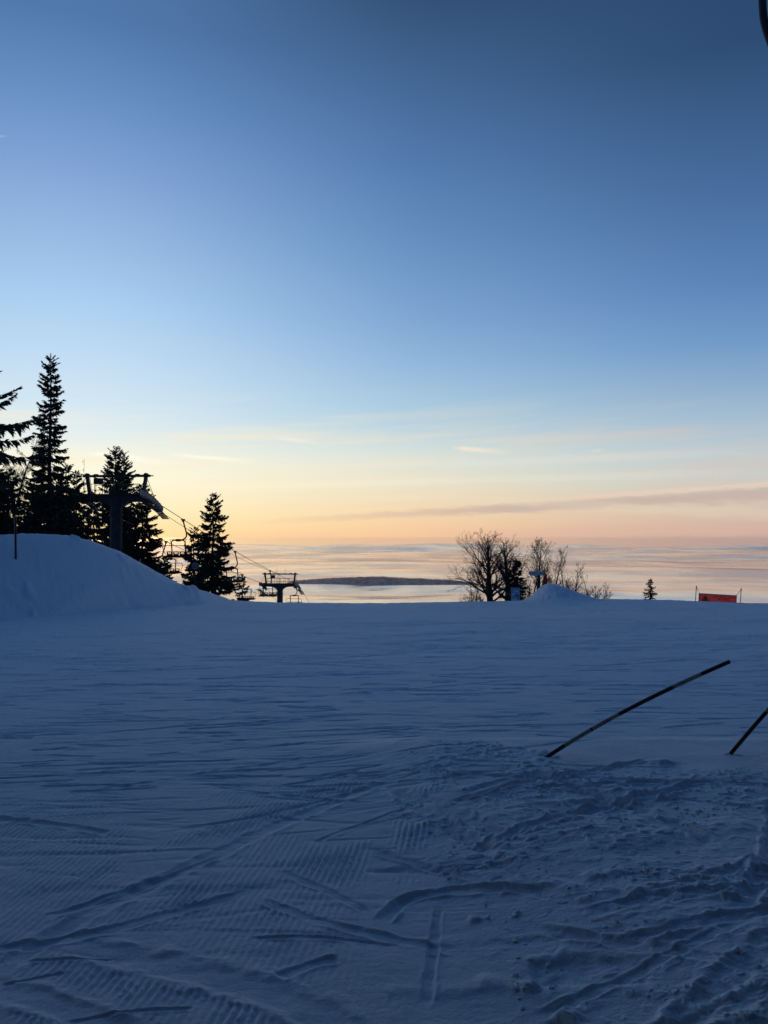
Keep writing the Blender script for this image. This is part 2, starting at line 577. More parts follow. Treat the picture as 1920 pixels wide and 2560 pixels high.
def furrows():
    rng = np.random.RandomState(5)
    out = []
    for k in range(34):
        p = np.array([rng.uniform(0.3, 3.6), rng.uniform(2.3, 5.0)])
        hd = rng.choice([-0.42, 0.38, 0.1]) + rng.normal(0, 0.22)
        L = rng.uniform(0.7, 2.2)
        cv_ = rng.normal(0, 0.5)
        g = []
        for q in range(9):
            g.append(p.copy())
            p = p + L / 9 * np.array([math.cos(hd), math.sin(hd)])
            hd += cv_ / 9
        if rng.rand() < 0.62:
            dep = rng.uniform(0.018, 0.05)
            out.append((np.array(g), rng.uniform(0.022, 0.055), dep, dep * 0.5))
        else:
            out.append((np.array(g), rng.uniform(0.05, 0.10), -rng.uniform(0.012, 0.036), 0.0))
    return out


SKI = random_ski_tracks() + furrows()


def _z3(pts):
    return [(q[0] / 1.728, 2000 + q[1] / 1.728) for q in pts]


CORD = [[(295, 2139), (521, 2055), (683, 2000), (870, 1990), (752, 2060), (579, 2098), (370, 2147)],
        _z3([(-40, 450), (160, 330), (290, 330), (480, 228), (630, 268), (430, 375), (290, 425), (120, 460)]),
        _z3([(600, 440), (780, 335), (990, 350), (960, 505), (760, 565), (590, 565)]),
        _z3([(1060, 300), (1290, 195), (1660, 165), (1600, 345), (1490, 435), (1250, 335)]),
        _z3([(1130, 440), (1400, 435), (1470, 505), (1200, 565), (960, 575)]),
        _z3([(-40, 740), (300, 640), (480, 690), (640, 735), (1120, 825), (1330, 975), (1300, 1080), (700, 1080), (860, 915), (450, 945), (160, 830), (-40, 800)]),
        _z3([(-40, 830), (130, 825), (430, 930), (300, 1080), (-40, 1080)]),
        _z3([(-40, 640), (330, 640), (100, 765), (-40, 800)]),
        _z3([(660, 610), (1000, 610), (980, 660), (680, 670)]),
        [(955, 2050), (1105, 2045), (1085, 2130), (960, 2140)],
        [(955, 2178), (1150, 2195), (1120, 2212), (955, 2218)],
        [(940, 2440), (1055, 2445), (1058, 2530), (940, 2540)],
        [(1020, 1957), (1135, 1962), (1105, 1988), (1030, 1988)],
        [(700, 1975), (860, 1945), (960, 1940), (900, 1985), (760, 2010)]]


def corduroy_mask(x, y):
    wx = x + 0.05 * perlin(x * 4, y * 4, 201) + 0.02 * perlin(x * 14, y * 14, 203)
    wy = y + 0.08 * perlin(x * 4, y * 4, 202) + 0.03 * perlin(x * 14, y * 14, 204)
    out = np.zeros_like(x)
    for poly in CORD:
        g = np.array([gpt(*p) for p in poly])
        lo, hi = g.min(0) - 0.3, g.max(0) + 0.3
        idx = np.nonzero((x > lo[0]) & (x < hi[0]) & (y > lo[1]) & (y < hi[1]))[0]
        px, py = wx[idx], wy[idx]
        ins = np.zeros(len(idx), bool)
        dm = np.full(len(idx), 1e9)
        for a, b in zip(g, np.roll(g, -1, 0)):
            c = ((a[1] > py) != (b[1] > py))
            xi = a[0] + (py - a[1]) * (b[0] - a[0]) / (b[1] - a[1] + 1e-12)
            ins ^= c & (px < xi)
            ab = b - a
            t = np.clip(((px - a[0]) * ab[0] + (py - a[1]) * ab[1]) / (ab @ ab + 1e-12), 0, 1)
            dm = np.minimum(dm, np.hypot(px - a[0] - t * ab[0], py - a[1] - t * ab[1]))
        m = ins * sst(dm, 0.0, 0.18)
        out[idx] = np.maximum(out[idx], m)
    return out


def detail_h(x, y):
    r = np.hypot(x, y)
    h = np.zeros_like(x)
    front = (y > 0.5)
    # wide soft undulation
    h += 0.03 * perlin(x * 0.16, y * 0.22, 3) * sst(r, 6, 14)
    h += 0.005 * perlin(x * 0.9, y * 1.1, 5)
    # churned region at the right, corduroy at the left
    edge = x + 0.10 * (y - 3.0) + 0.35 * perlin(x * 0.8, y * 0.8, 9)
    far_e = 5.35 + 0.75 * sst(x, 1.25, 0.75) + 0.25 * perlin(x * 1.3, y * 1.3, 10)
    churn = sst(edge, 0.10, 0.85) * sst(y - far_e, 0.25, -0.35)
    churn = np.maximum(churn, 0.35 * sst(edge, -0.2, 0.4) * sst(y, 3.2, 2.6))
    churn = churn * (0.30 + 0.70 * sst(perlin(x * 0.85, y * 1.5, 13) + 0.4 * perlin(x * 2.4, y * 3.2, 14), -0.22, 0.2))
    c = np.zeros_like(x)
    wx, wy = x + 0.12 * perlin(x * 1.7, y * 1.7, 11), y + 0.12 * perlin(x * 1.7, y * 1.7, 12)
    for f, a, sd_ in ((0.9, 0.028, 20), (1.9, 0.030, 21), (4.3, 0.026, 22), (9.5, 0.016, 23), (21, 0.014, 24), (46, 0.008, 25)):
        n = perlin(wx * f * 0.62, wy * f * 1.35, sd_)
        c += a * (0.42 - np.abs(n) * 1.7)
    h += 0.55 * churn * c * (0.75 + 0.5 * perlin(x * 0.6, y * 0.6, 31))
    # sharp edged clods
    cl = perlin(x * 7.0, y * 7.0, 41)
    h += churn * 0.016 * sst(cl, 0.22, 0.34) * sst(perlin(x * 1.1, y * 1.1, 42), 0.0, 0.3)
    h += churn * 0.010 * sst(perlin(x * 17.0, y * 17.0, 43), 0.15, 0.30)
    # ski tracks
    order = np.argsort(y, kind='stable')
    ys = y[order]
    erase = np.zeros_like(x)
    groove = np.zeros_like(x)
    for pts, hw, dep, lip in TRACKS + SKI:
        g = pts if isinstance(pts, np.ndarray) else np.array([gpt(*p) for p in pts])
        dep, lip = dep * ((0.75 if hw > 0.0 and isinstance(pts, np.ndarray) else 0.45) if dep > 0 else 0.36), lip * 0.6
        # smooth the polyline
        for _ in range(2):
            q = [g[0]]
            for a, b in zip(g[:-1], g[1:]):
                q += [0.75 * a + 0.25 * b, 0.25 * a + 0.75 * b]
            q.append(g[-1])
            g = np.array(q)
        lo, hi = g.min(0) - 5 * hw, g.max(0) + 5 * hw
        idx = order[np.searchsorted(ys, lo[1]):np.searchsorted(ys, hi[1])]
        idx = idx[(x[idx] > lo[0]) & (x[idx] < hi[0])]
        if not len(idx):
            continue
        px, py = x[idx], y[idx]
        wob = 1.0 + 0.9 * perlin(px * 3.1, py * 3.1, 51)
        best = np.full(len(idx), 1e9)
        tl = np.zeros(len(idx))
        seg = np.hypot(*(g[1:] - g[:-1]).T)
        cum = np.concatenate([[0], np.cumsum(seg)])
        for k in range(len(g) - 1):
            a, b = g[k], g[k + 1]
            ab = b - a
            t = np.clip(((px - a[0]) * ab[0] + (py - a[1]) * ab[1]) / (ab @ ab + 1e-12), 0, 1)
            d = np.hypot(px - a[0] - t * ab[0], py - a[1] - t * ab[1])
            m = d < best
            best[m] = d[m]
            tl[m] = (cum[k] + t[m] * seg[k]) / cum[-1]
        endf = sst(tl, 0.0, 0.10) * sst(tl, 1.0, 0.90)
        d = best / hw * (1.15 + 0.35 * perlin(px * 5.5, py * 5.5, 56) + 0.3 * perlin(px * 19, py * 19, 57))
        rough = 0.7 + 0.6 * perlin(px * 2.3, py * 2.3, 53) + 0.35 * perlin(px * 14, py * 14, 54)
        if dep > 0:
            prof = -dep * np.exp(-d ** 6) * np.clip(rough, 0.2, 1.6)
            prof += lip * np.exp(-((d - 1.45) / 0.35) ** 2) * np.clip(0.6 + 1.5 * perlin(px * 9, py * 9, 55), 0, 2)
        else:
            cr_ = 0.55 + 0.5 * np.abs(perlin(px * 6, py * 6, 58)) + 0.5 * np.abs(perlin(px * 15, py * 15, 59))
            prof = -dep * 0.8 * (1 - sst(np.abs(d * wob), 0.15, 1.5)) * np.clip(rough, 0.2, 1.4) * cr_
        groove[idx] += prof * endf
        erase[idx] = np.maximum(erase[idx], np.exp(-(d / 1.5) ** 4) * endf)

    for (u, v), rad, hh in LUMPS + [((1350, 1899), 0.035, 0.035), ((1374, 1905), 0.03, 0.025), ((1352, 1887), 0.028, 0.03), ((1392, 1893), 0.025, 0.02), ((1815, 1886), 0.03, 0.028), ((1846, 1888), 0.025, 0.02)]:
        g = gpt(u, v)
        idx = np.nonzero((np.abs(x - g[0]) < 4 * rad) & (np.abs(y - g[1]) < 4 * rad))[0]
        px, py = x[idx] - g[0], y[idx] - g[1]
        rr = np.hypot(px, py * 1.1) / rad * (1 + 0.45 * perlin(x[idx] * 9, y[idx] * 9, 61) + 0.3 * perlin(x[idx] * 26, y[idx] * 26, 62))
        groove[idx] += 0.42 * hh * (1 - sst(rr, 0.35, 1.25)) * (1 + 0.25 * perlin(x[idx] * 20, y[idx] * 20, 63))
    # corduroy left by the groomer, in worn patches
    az_c = R(7.5)
    perp = x * math.cos(az_c) - y * math.sin(az_c) + 0.012 * perlin(x * 1.2, y * 1.2, 71)
    ph = perp / 0.034
    ridge = (0.5 + 0.5 * np.cos(2 * np.pi * ph)) ** 0.8
    lane = x - math.tan(az_c) * y
    patch = sst(perlin(x * 1.15 + 3, y * 0.75, 73) + 0.5 * perlin(x * 3.1, y * 2.0, 74), -0.26, 0.05)
    cm = np.maximum(corduroy_mask(x, y) * (0.6 + 0.4 * patch), 0.20 * patch * sst(edge, -0.05, -0.4) * sst(y, 6.2, 4.5)) * (1 - erase)
    notch = 0.8 + 0.2 * np.cos(perlin(x * 18, y * 18, 75) * 9)
    h += cm * 0.0140 * (1 + 0.7 * sst(y, 3.4, 5.0)) * ridge * notch + (1 - cm) * 0.006 * sst(edge, 0.3, -0.2) * sst(y, 8, 5)
    calm = 1 - 0.5 * sst(x, 0.5, 1.2) * sst(y, 4.3, 3.3)
    h += groove * calm
    # streaks: skidded ski edges crossing the piste
    st = np.zeros_like(x)
    amt = sst(y, 2.0, 5.0) * (1 - churn) * (1 - cm * 0.6)
    for rot, fx, fy, thr, dep, sd_, near in ((0.05, 0.55, 4.6, 0.10, 0.014, 80, 0), (-0.10, 0.75, 6.0, 0.10, 0.012, 83, 0), (0.24, 0.7, 5.0, 0.09, 0.012, 86, 0),
                                             (0.0, 0.22, 1.5, 0.05, 0.022, 89, 12), (-0.04, 0.30, 2.2, 0.06, 0.020, 90, 7), (-0.02, 1.3, 9.0, 0.12, 0.007, 92, 0)):
        cx = x * math.cos(rot) + y * math.sin(rot)
        cy = -x * math.sin(rot) + y * math.cos(rot)
        n = perlin(cx * fx, cy * fy, sd_)
        msk = sst(perlin(cx * fx * 1.7, cy * fy * 0.8, sd_ + 1), -0.02, 0.28)
        msk = msk * (sst(y, near, near + 8) if near else 1.0)
        st -= dep * np.exp(-(n / thr) ** 2) * msk
        st += 0.35 * dep * np.exp(-((n - 0.16) / thr) ** 2) * msk
    amt = amt * (1 - sst(x + 0.35 * (y - 3), 0.6, 1.4) * sst(y, 7.0, 6.4))
    h += 0.5 * st * amt * np.where(x < -6.5, np.clip(1 - (np.abs(x) - 6.5) / 3, 0.12, 1), 1.0)
    h += 0.006 * fbm(x, y, 3.5, 3, 95) * sst(y, 1, 3)
    # faint trail climbing the left bank, and lumpy crust
    p0, p1 = np.array([-12.4, 22.5]), np.array([-9.2, 19.0])
    ab = p1 - p0
    t = np.clip(((x - p0[0]) * ab[0] + (y - p0[1]) * ab[1]) / (ab @ ab), 0, 1)
    d = np.hypot(x - p0[0] - t * ab[0], y - p0[1] - t * ab[1])
    h += -0.17 * np.exp(-(d / 0.30) ** 2) * (1 + 1.5 * perlin(x * 2.2, y * 2.2, 96)) * sst(np.abs(t - 0.5), 0.5, 0.35)
    h += 0.085 * sst(perlin(x * 1.9, y * 1.9, 98), 0.28, 0.45) * sst(x, -7.5, -9.5) * sst(y, 14, 18) * sst(perlin(x * .5, y * .5, 99), -0.1, 0.3)
    # rough little scarps on the small mound and ragged crest
    h += 0.075 * (np.abs(perlin(x * 4.5, y * 1.3, 97)) + 0.5 * perlin(x * 9, y * 4, 98)) * np.exp(-((x - 7.0) / 1.3) ** 2 - ((y - 32.6) / 2.2) ** 2)
    h += 0.03 * fbm(x, y, 1.4, 3, 101) * sst(y, 30, 36) * sst(y, 60, 45)
    far = sst(r, 46, 90)
    h += far * 0.6 * perlin(x * 0.05, y * 0.05, 103)
    return np.where(front, h, 0.03 * perlin(x * 0.8, y * 0.8, 5))


def grid_mesh(name, Xg, Yg, Zg, closed):
    nr, nc = Xg.shape
    me = bpy.data.meshes.new(name)
    me.vertices.add(nr * nc)
    me.vertices.foreach_set('co', np.stack([Xg, Yg, Zg], -1).astype(np.float32).ravel())
    i = np.arange(nr - 1)[:, None] * nc
    j = np.arange(nc if closed else nc - 1)[None, :]
    j2 = (j + 1) % nc
    q = np.stack([i + j, i + j2, i + nc + j2, i + nc + j], -1).reshape(-1, 4)[:, ::-1]
    n = len(q)
    me.loops.add(n * 4)
    me.loops.foreach_set('vertex_index', q.astype(np.int32).ravel())
    me.polygons.add(n)
    me.polygons.foreach_set('loop_start', (np.arange(n) * 4).astype(np.int32))
    me.polygons.foreach_set('loop_total', np.full(n, 4, np.int32))
    me.polygons.foreach_set('use_smooth', np.ones(n, bool))
    me.update(calc_edges=True)
    return me


def link(name, me, m=None, parent=None, smooth=False):
    o = bpy.data.objects.new(name, me)
    C.objects.link(o)
    if m is not None:
        me.materials.append(m)
    if parent is not None:
        o.parent = parent
    return o


def fan_angles(half, fine, coarse):
    a = np.arange(-half, half + 1e-9, fine)
    b = np.arange(half + coarse, 360 - half - coarse * 0.5, coarse)
    return np.radians(np.concatenate([a, b]))


def make_snow():
    ang = fan_angles(38.0, 0.06, 2.0)
    rs = [0.02, 0.4, 0.8, 1.2, 1.5, 1.7]
    r = 1.8
    while r < 46:
        rs.append(r)
        r += min(0.18, max(0.0042, 0.35 * r * r / (CAM_H * 800)))
    while r < 4200:
        rs.append(r)
        r *= 1.035
    rs = np.array(rs)
    A, RR = np.meshgrid(ang, rs)
    Xg, Yg = np.sin(A) * RR, np.cos(A) * RR
    x, y = Xg.ravel(), Yg.ravel()
    z = soft_h(x, y) + detail_h(x, y)
    return link('snow_ground', grid_mesh('snow_ground', Xg, Yg, z.reshape(Xg.shape), True), M['snow'])


CLOUD_Z = -600.0


def cloud_h(x, y):
    r = np.hypot(x, y)
    z = 0.0
    for k, lam in enumerate((14000., 6500., 3100., 1500., 720., 380.)):
        z = z + (0.018 if lam > 2000 else 0.013) * lam * perlin(x / lam * 0.8 + 5.3, y / lam * 1.15, 3 + k) * sst(r, lam * 30, lam * 12) * (sst(r, 11000, 22000) if lam > 2000 else 1.0)
    z = z + (10 + 260 * fbm(x / 15000.0, y / 15000.0, 1.0, 2, 15) + 105 * perlin(x / 3800.0, y / 7000.0, 16) + 60 * perlin(x / 1300.0, y / 3000.0, 17)) * sst(r, 24000, 46000)
    z += (7 + 9 * perlin(x / 420.0, y / 300.0, 19)) * np.exp(-((y - 9900) / 600.0) ** 2) * sst(np.abs(x + 50), 2200, 1200)
    z -= 12 * sst(r, 9000, 7000)
    return z + CLOUD_Z


def make_cloud():
    ang = fan_angles(36.0, 0.10, 3.0)
    rs = 3600 * np.exp(np.linspace(0, math.log(60000 / 3600.0), 620))
    A, RR = np.meshgrid(ang, rs)
    Xg, Yg = np.sin(A) * RR, np.cos(A) * RR
    Zg = cloud_h(Xg, Yg)
    return link('cloud_sea', grid_mesh('cloud_sea', Xg, Yg, Zg, True), M['cloud'])


snow = make_snow()
snow['kind'] = 'structure'
cloud = make_cloud()
cloud['kind'] = 'stuff'
cloud['label'] = 'sea of pink and grey clouds filling the valley below the slope'
cloud['category'] = 'clouds'


def make_clods():
    rng = np.random.RandomState(12)
    n = 16000
    x = rng.uniform(-0.6, 4.2, n)
    y = rng.uniform(2.2, 6.3, n)
    edge = x + 0.10 * (y - 3.0) + 0.35 * perlin(x * 0.8, y * 0.8, 9)
    keep = (edge > 0.35) & (y < 5.35 + 0.7 * (x < 1.0)) & (perlin(x * 2.6, y * 3.4, 301) + 0.6 * perlin(x * 7, y * 7, 302) > 0.16)
    x, y = x[keep], y[keep]
    n = len(x)
    r = 0.0025 + 0.010 * rng.rand(n) ** 4.0
    z = soft_h(x, y) + detail_h(x, y)
    t = (1 + 5 ** .5) / 2
    ico = np.array([(-1, t, 0), (1, t, 0), (-1, -t, 0), (1, -t, 0), (0, -1, t), (0, 1, t), (0, -1, -t), (0, 1, -t), (t, 0, -1), (t, 0, 1), (-t, 0, -1), (-t, 0, 1)]) / 1.9
    fc = np.array([(0, 11, 5), (0, 5, 1), (0, 1, 7), (0, 7, 10), (0, 10, 11), (1, 5, 9), (5, 11, 4), (11, 10, 2), (10, 7, 6), (7, 1, 8), (3, 9, 4), (3, 4, 2), (3, 2, 6), (3, 6, 8), (3, 8, 9), (4, 9, 5), (2, 4, 11), (6, 2, 10), (8, 6, 7), (9, 8, 1)])
    jit = 1 + 0.2 * rng.normal(size=(n, 12, 1))
    sc = np.stack([rng.uniform(.8, 1.6, n), rng.uniform(.8, 1.6, n), rng.uniform(.5, 1.0, n)], -1)[:, None, :]
    a = rng.uniform(0, 6.28, n)
    V = ico[None] * jit * sc * r[:, None, None]
    ca, sa = np.cos(a)[:, None], np.sin(a)[:, None]
    V = np.stack([V[..., 0] * ca - V[..., 1] * sa + x[:, None], V[..., 0] * sa + V[..., 1] * ca + y[:, None], V[..., 2] + (z + r * 0.1)[:, None]], -1)
    Fc = (np.arange(n)[:, None, None] * 12 + fc[None]).reshape(-1, 3)
    o = link('snow_crumbs', poly_mesh('snow_crumbs', V.reshape(-1, 3), Fc), M['snow'])
    o['kind'] = 'stuff'
    o['label'] = 'loose crumbs of snow scattered over the churned snow at the right'
    o['category'] = 'snow'


def ground_z(x, y):
    return float(soft_h(np.array([float(x)]), np.array([float(y)]))[0])


# wooded hill standing out of the cloud sea
def make_hill():
    D = 10600.0
    u0, u1 = 690, 1230
    prof_u = [690, 735, 780, 850, 920, 955, 1000, 1060, 1110, 1150, 1190, 1230]
    prof_v = [1468, 1453, 1449, 1445, 1443, 1442, 1445, 1448, 1450, 1453, 1459, 1468]
    px = np.array([at(u, 1445, D)[0] for u in prof_u])
    pz = np.array([at(960, v, D)[2] for v in prof_v])
    xs = np.linspace(px[0], px[-1], 260)
    ds = np.linspace(-900, 900, 60)
    Xg, Dg = np.meshgrid(xs, ds)
    top = np.interp(Xg, px, pz) - 8
    zz = -760 + (top + 760) * np.exp(-(Dg / 430.0) ** 2)
    zz += 7 * fbm(Xg, Dg, 1 / 160.0, 3, 4)
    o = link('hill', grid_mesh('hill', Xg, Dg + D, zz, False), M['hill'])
    o['kind'] = 'structure'
    rng = np.random.RandomState(3)
    n = 9000
    tx = rng.uniform(px[0], px[-1], n)
    td = rng.normal(-100, 200, n).clip(-760, 500)
    tt = np.interp(tx, px, pz) - 8
    tz = -760 + (tt + 760) * np.exp(-(td / 430.0) ** 2) + 7 * fbm(tx, td, 1 / 160.0, 3, 4) - 2
    hh = rng.uniform(9, 26, n)
    rad = hh * rng.uniform(0.18, 0.30, n)
    vs_, fs_ = [], []
    k = 5
    angs = np.arange(k) * 2 * np.pi / k
    ring = np.stack([tx[:, None] + rad[:, None] * np.cos(angs), td[:, None] + D + rad[:, None] * np.sin(angs), np.repeat(tz[:, None], k, 1)], -1)
    tip = np.stack([tx, td + D, tz + hh], -1)[:, None, :]
    V = np.concatenate([ring, tip], 1).reshape(-1, 3)
    base = np.arange(n)[:, None] * (k + 1)
    Fc = [np.stack([base[:, 0] + a, base[:, 0] + (a + 1) % k, base[:, 0] + k], -1) for a in range(k)]
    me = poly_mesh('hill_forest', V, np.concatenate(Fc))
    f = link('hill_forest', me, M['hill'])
    f['kind'] = 'stuff'
    f['label'] = 'dark far woodland covering the ridge above the clouds'
    f['category'] = 'forest'


def poly_mesh(name, V, Fc, smooth=False):
    V = np.asarray(V, np.float32)
    Fc = np.asarray(Fc, np.int32)
    n, k = Fc.shape
    me = bpy.data.meshes.new(name)
    me.vertices.add(len(V))
    me.vertices.foreach_set('co', V.ravel())
    me.loops.add(n * k)
    me.loops.foreach_set('vertex_index', Fc.ravel())
    me.polygons.add(n)
    me.polygons.foreach_set('loop_start', (np.arange(n) * k).astype(np.int32))
    me.polygons.foreach_set('loop_total', np.full(n, k, np.int32))
    me.polygons.foreach_set('use_smooth', np.full(n, smooth, bool))
    me.update(calc_edges=True)
    return me


make_hill()
make_clods()


def make_haze():
    me = bpy.data.meshes.new('haze')
    n = 64
    rad, z0, z1 = 64000.0, -1400.0, 18.0
    V = [(rad * math.cos(2 * math.pi * k / n), rad * math.sin(2 * math.pi * k / n), z) for z in (z0, z1) for k in range(n)]
    Fc = [tuple(range(n))[::-1], tuple(range(n, 2 * n))] + [(k, (k + 1) % n, n + (k + 1) % n, n + k) for k in range(n)]
    me.from_pydata(V, [], Fc)
    m = bpy.data.materials.new('haze')
    m.use_nodes = True
    nt = m.node_tree
    nt.nodes.clear()
    pv = nt.nodes.new('ShaderNodeVolumePrincipled')
    pv.inputs['Color'].default_value = (1.0, 0.87, 0.79, 1)
    pv.inputs['Density'].default_value = HAZE_DENSITY
    pv.inputs['Anisotropy'].default_value = 0.95
    out = nt.nodes.new('ShaderNodeOutputMaterial')
    nt.links.new(pv.outputs[0], out.inputs['Volume'])
    o = link('haze', me, m)
    o['kind'] = 'stuff'
    o['label'] = 'thin evening haze over the sea of clouds'
    o['category'] = 'haze'


HAZE_DENSITY = 1.1e-5
make_haze()


# ------------------------------------------------------------------ mesh builder
class MB:
    def __init__(self):
        self.v, self.f = [], []

    def box(self, c, s, rot=None):
        i = len(self.v)
        rot = rot or Matrix.Identity(3)
        for dx in (-.5, .5):
            for dy in (-.5, .5):
                for dz in (-.5, .5):
                    p = rot @ Vector((dx * s[0], dy * s[1], dz * s[2]))
                    self.v.append((c[0] + p.x, c[1] + p.y, c[2] + p.z))
        for q in ((0, 1, 3, 2), (4, 6, 7, 5), (0, 4, 5, 1), (2, 3, 7, 6), (0, 2, 6, 4), (1, 5, 7, 3)):
            self.f.append(tuple(i + k for k in q))
        return self

    def bar(self, a, b, wd, ht=None):
        """rectangular bar from a to b"""
        a, b = Vector(a), Vector(b)
        d = b - a
        q = d.to_track_quat('Y', 'Z').to_matrix()
        return self.box((a + b) / 2, (wd, d.length, ht or wd), q)

    def tube(self, pts, rad, sides=8, cap=True):
        pts = [Vector(p) for p in pts]
        n = len(pts)
        if not hasattr(rad, '__len__'):
            rad = [rad] * n
        i0 = len(self.v)
        ref = None
        for k, p in enumerate(pts):
            t = (pts[min(k + 1, n - 1)] - pts[max(k - 1, 0)])
            if t.length < 1e-9:
                t = Vector((0, 0, 1))
            t.normalize()
            if ref is None:
                ref = Vector((0, 0, 1)) if abs(t.z) < 0.9 else Vector((1, 0, 0))
            s = t.cross(ref)
            if s.length < 1e-6:
                s = t.cross(Vector((1, 0, 0)))
            s.normalize()
            u = s.cross(t)
            ref = u
            for a in range(sides):
                an = 2 * math.pi * a / sides
                q = p + (s * math.cos(an) + u * math.sin(an)) * rad[k]
                self.v.append((q.x, q.y, q.z))
        for k in range(n - 1):
            for a in range(sides):
                b = (a + 1) % sides
                self.f.append((i0 + k * sides + a, i0 + k * sides + b, i0 + (k + 1) * sides + b, i0 + (k + 1) * sides + a))
        if cap:
            self.f.append(tuple(i0 + a for a in range(sides))[::-1])
            self.f.append(tuple(i0 + (n - 1) * sides + a for a in range(sides)))
        return self

    def prism(self, poly, axis, a, b):
        """polygon (2-D) extruded along axis 'x','y' or 'z' from a to b"""
        i = len(self.v)
        n = len(poly)
        for w_ in (a, b):
            for p in poly:
                self.v.append({'x': (w_, p[0], p[1]), 'y': (p[0], w_, p[1]), 'z': (p[0], p[1], w_)}[axis])
        self.f.append(tuple(range(i, i + n)))
        self.f.append(tuple(range(i + 2 * n - 1, i + n - 1, -1)))
        for k in range(n):
            j = (k + 1) % n
            self.f.append((i + k, i + n + k, i + n + j, i + j))
        return self

    def wheel(self, c, r, wd, axis='x', sides=20):
        poly = [(c[1] + r * math.cos(t), c[2] + r * math.sin(t)) if axis == 'x' else (c[0] + r * math.cos(t), c[2] + r * math.sin(t))
                for t in np.linspace(0, 2 * math.pi, sides, endpoint=False)]
        k = 0 if axis == 'x' else 1
        return self.prism(poly, axis, c[k] - wd / 2, c[k] + wd / 2)

    def build(self, name, m, parent=None, smooth=False, bevel=0.0):
        me = bpy.data.meshes.new(name)
        me.from_pydata(self.v, [], self.f)
        me.validate()
        import bmesh
        bm = bmesh.new()
        bm.from_mesh(me)
        bmesh.ops.recalc_face_normals(bm, faces=bm.faces)
        if bevel:
            bmesh.ops.bevel(bm, geom=list(bm.edges), offset=bevel, segments=2, affect='EDGES')
        bm.to_mesh(me)
        bm.free()
        if smooth:
            me.polygons.foreach_set('use_smooth', np.ones(len(me.polygons), bool))
        return link(name, me, m, parent)


def tag(o, label, cat, group=None):
    o['label'] = label
    o['category'] = cat
    if group:
        o['group'] = group
    return o


def empty(name, loc, rz=0.0):
    o = bpy.data.objects.new(name, None)
    C.objects.link(o)
    o.location = loc
    o.rotation_euler = (0, 0, rz)
    o.empty_display_size = 0.3
    return o


def copy_tree(o, parent=None):
    c = o.copy()
    C.objects.link(c)
    if parent is not None:
        c.parent = parent
    for ch in list(o.children):
        copy_tree(ch, c)
    return c


def text_mesh(body, size, name, m, parent, loc, thick=0.004):
    cu = bpy.data.curves.new(name, 'FONT')
    cu.body = body
    cu.size = size
    cu.align_x = 'CENTER'
    cu.align_y = 'CENTER'
    cu.extrude = thick / 2
    tmp = bpy.data.objects.new('tmp_text', cu)
    C.objects.link(tmp)
    dg = bpy.context.evaluated_depsgraph_get()
    me = bpy.data.meshes.new_from_object(tmp.evaluated_get(dg))
    bpy.data.objects.remove(tmp)
    me.name = name
    o = link(name, me, m, parent)
    me.materials.clear()
    me.materials.append(m)
    o.location = loc
    o.rotation_euler = (R(90), 0, 0)
    return o


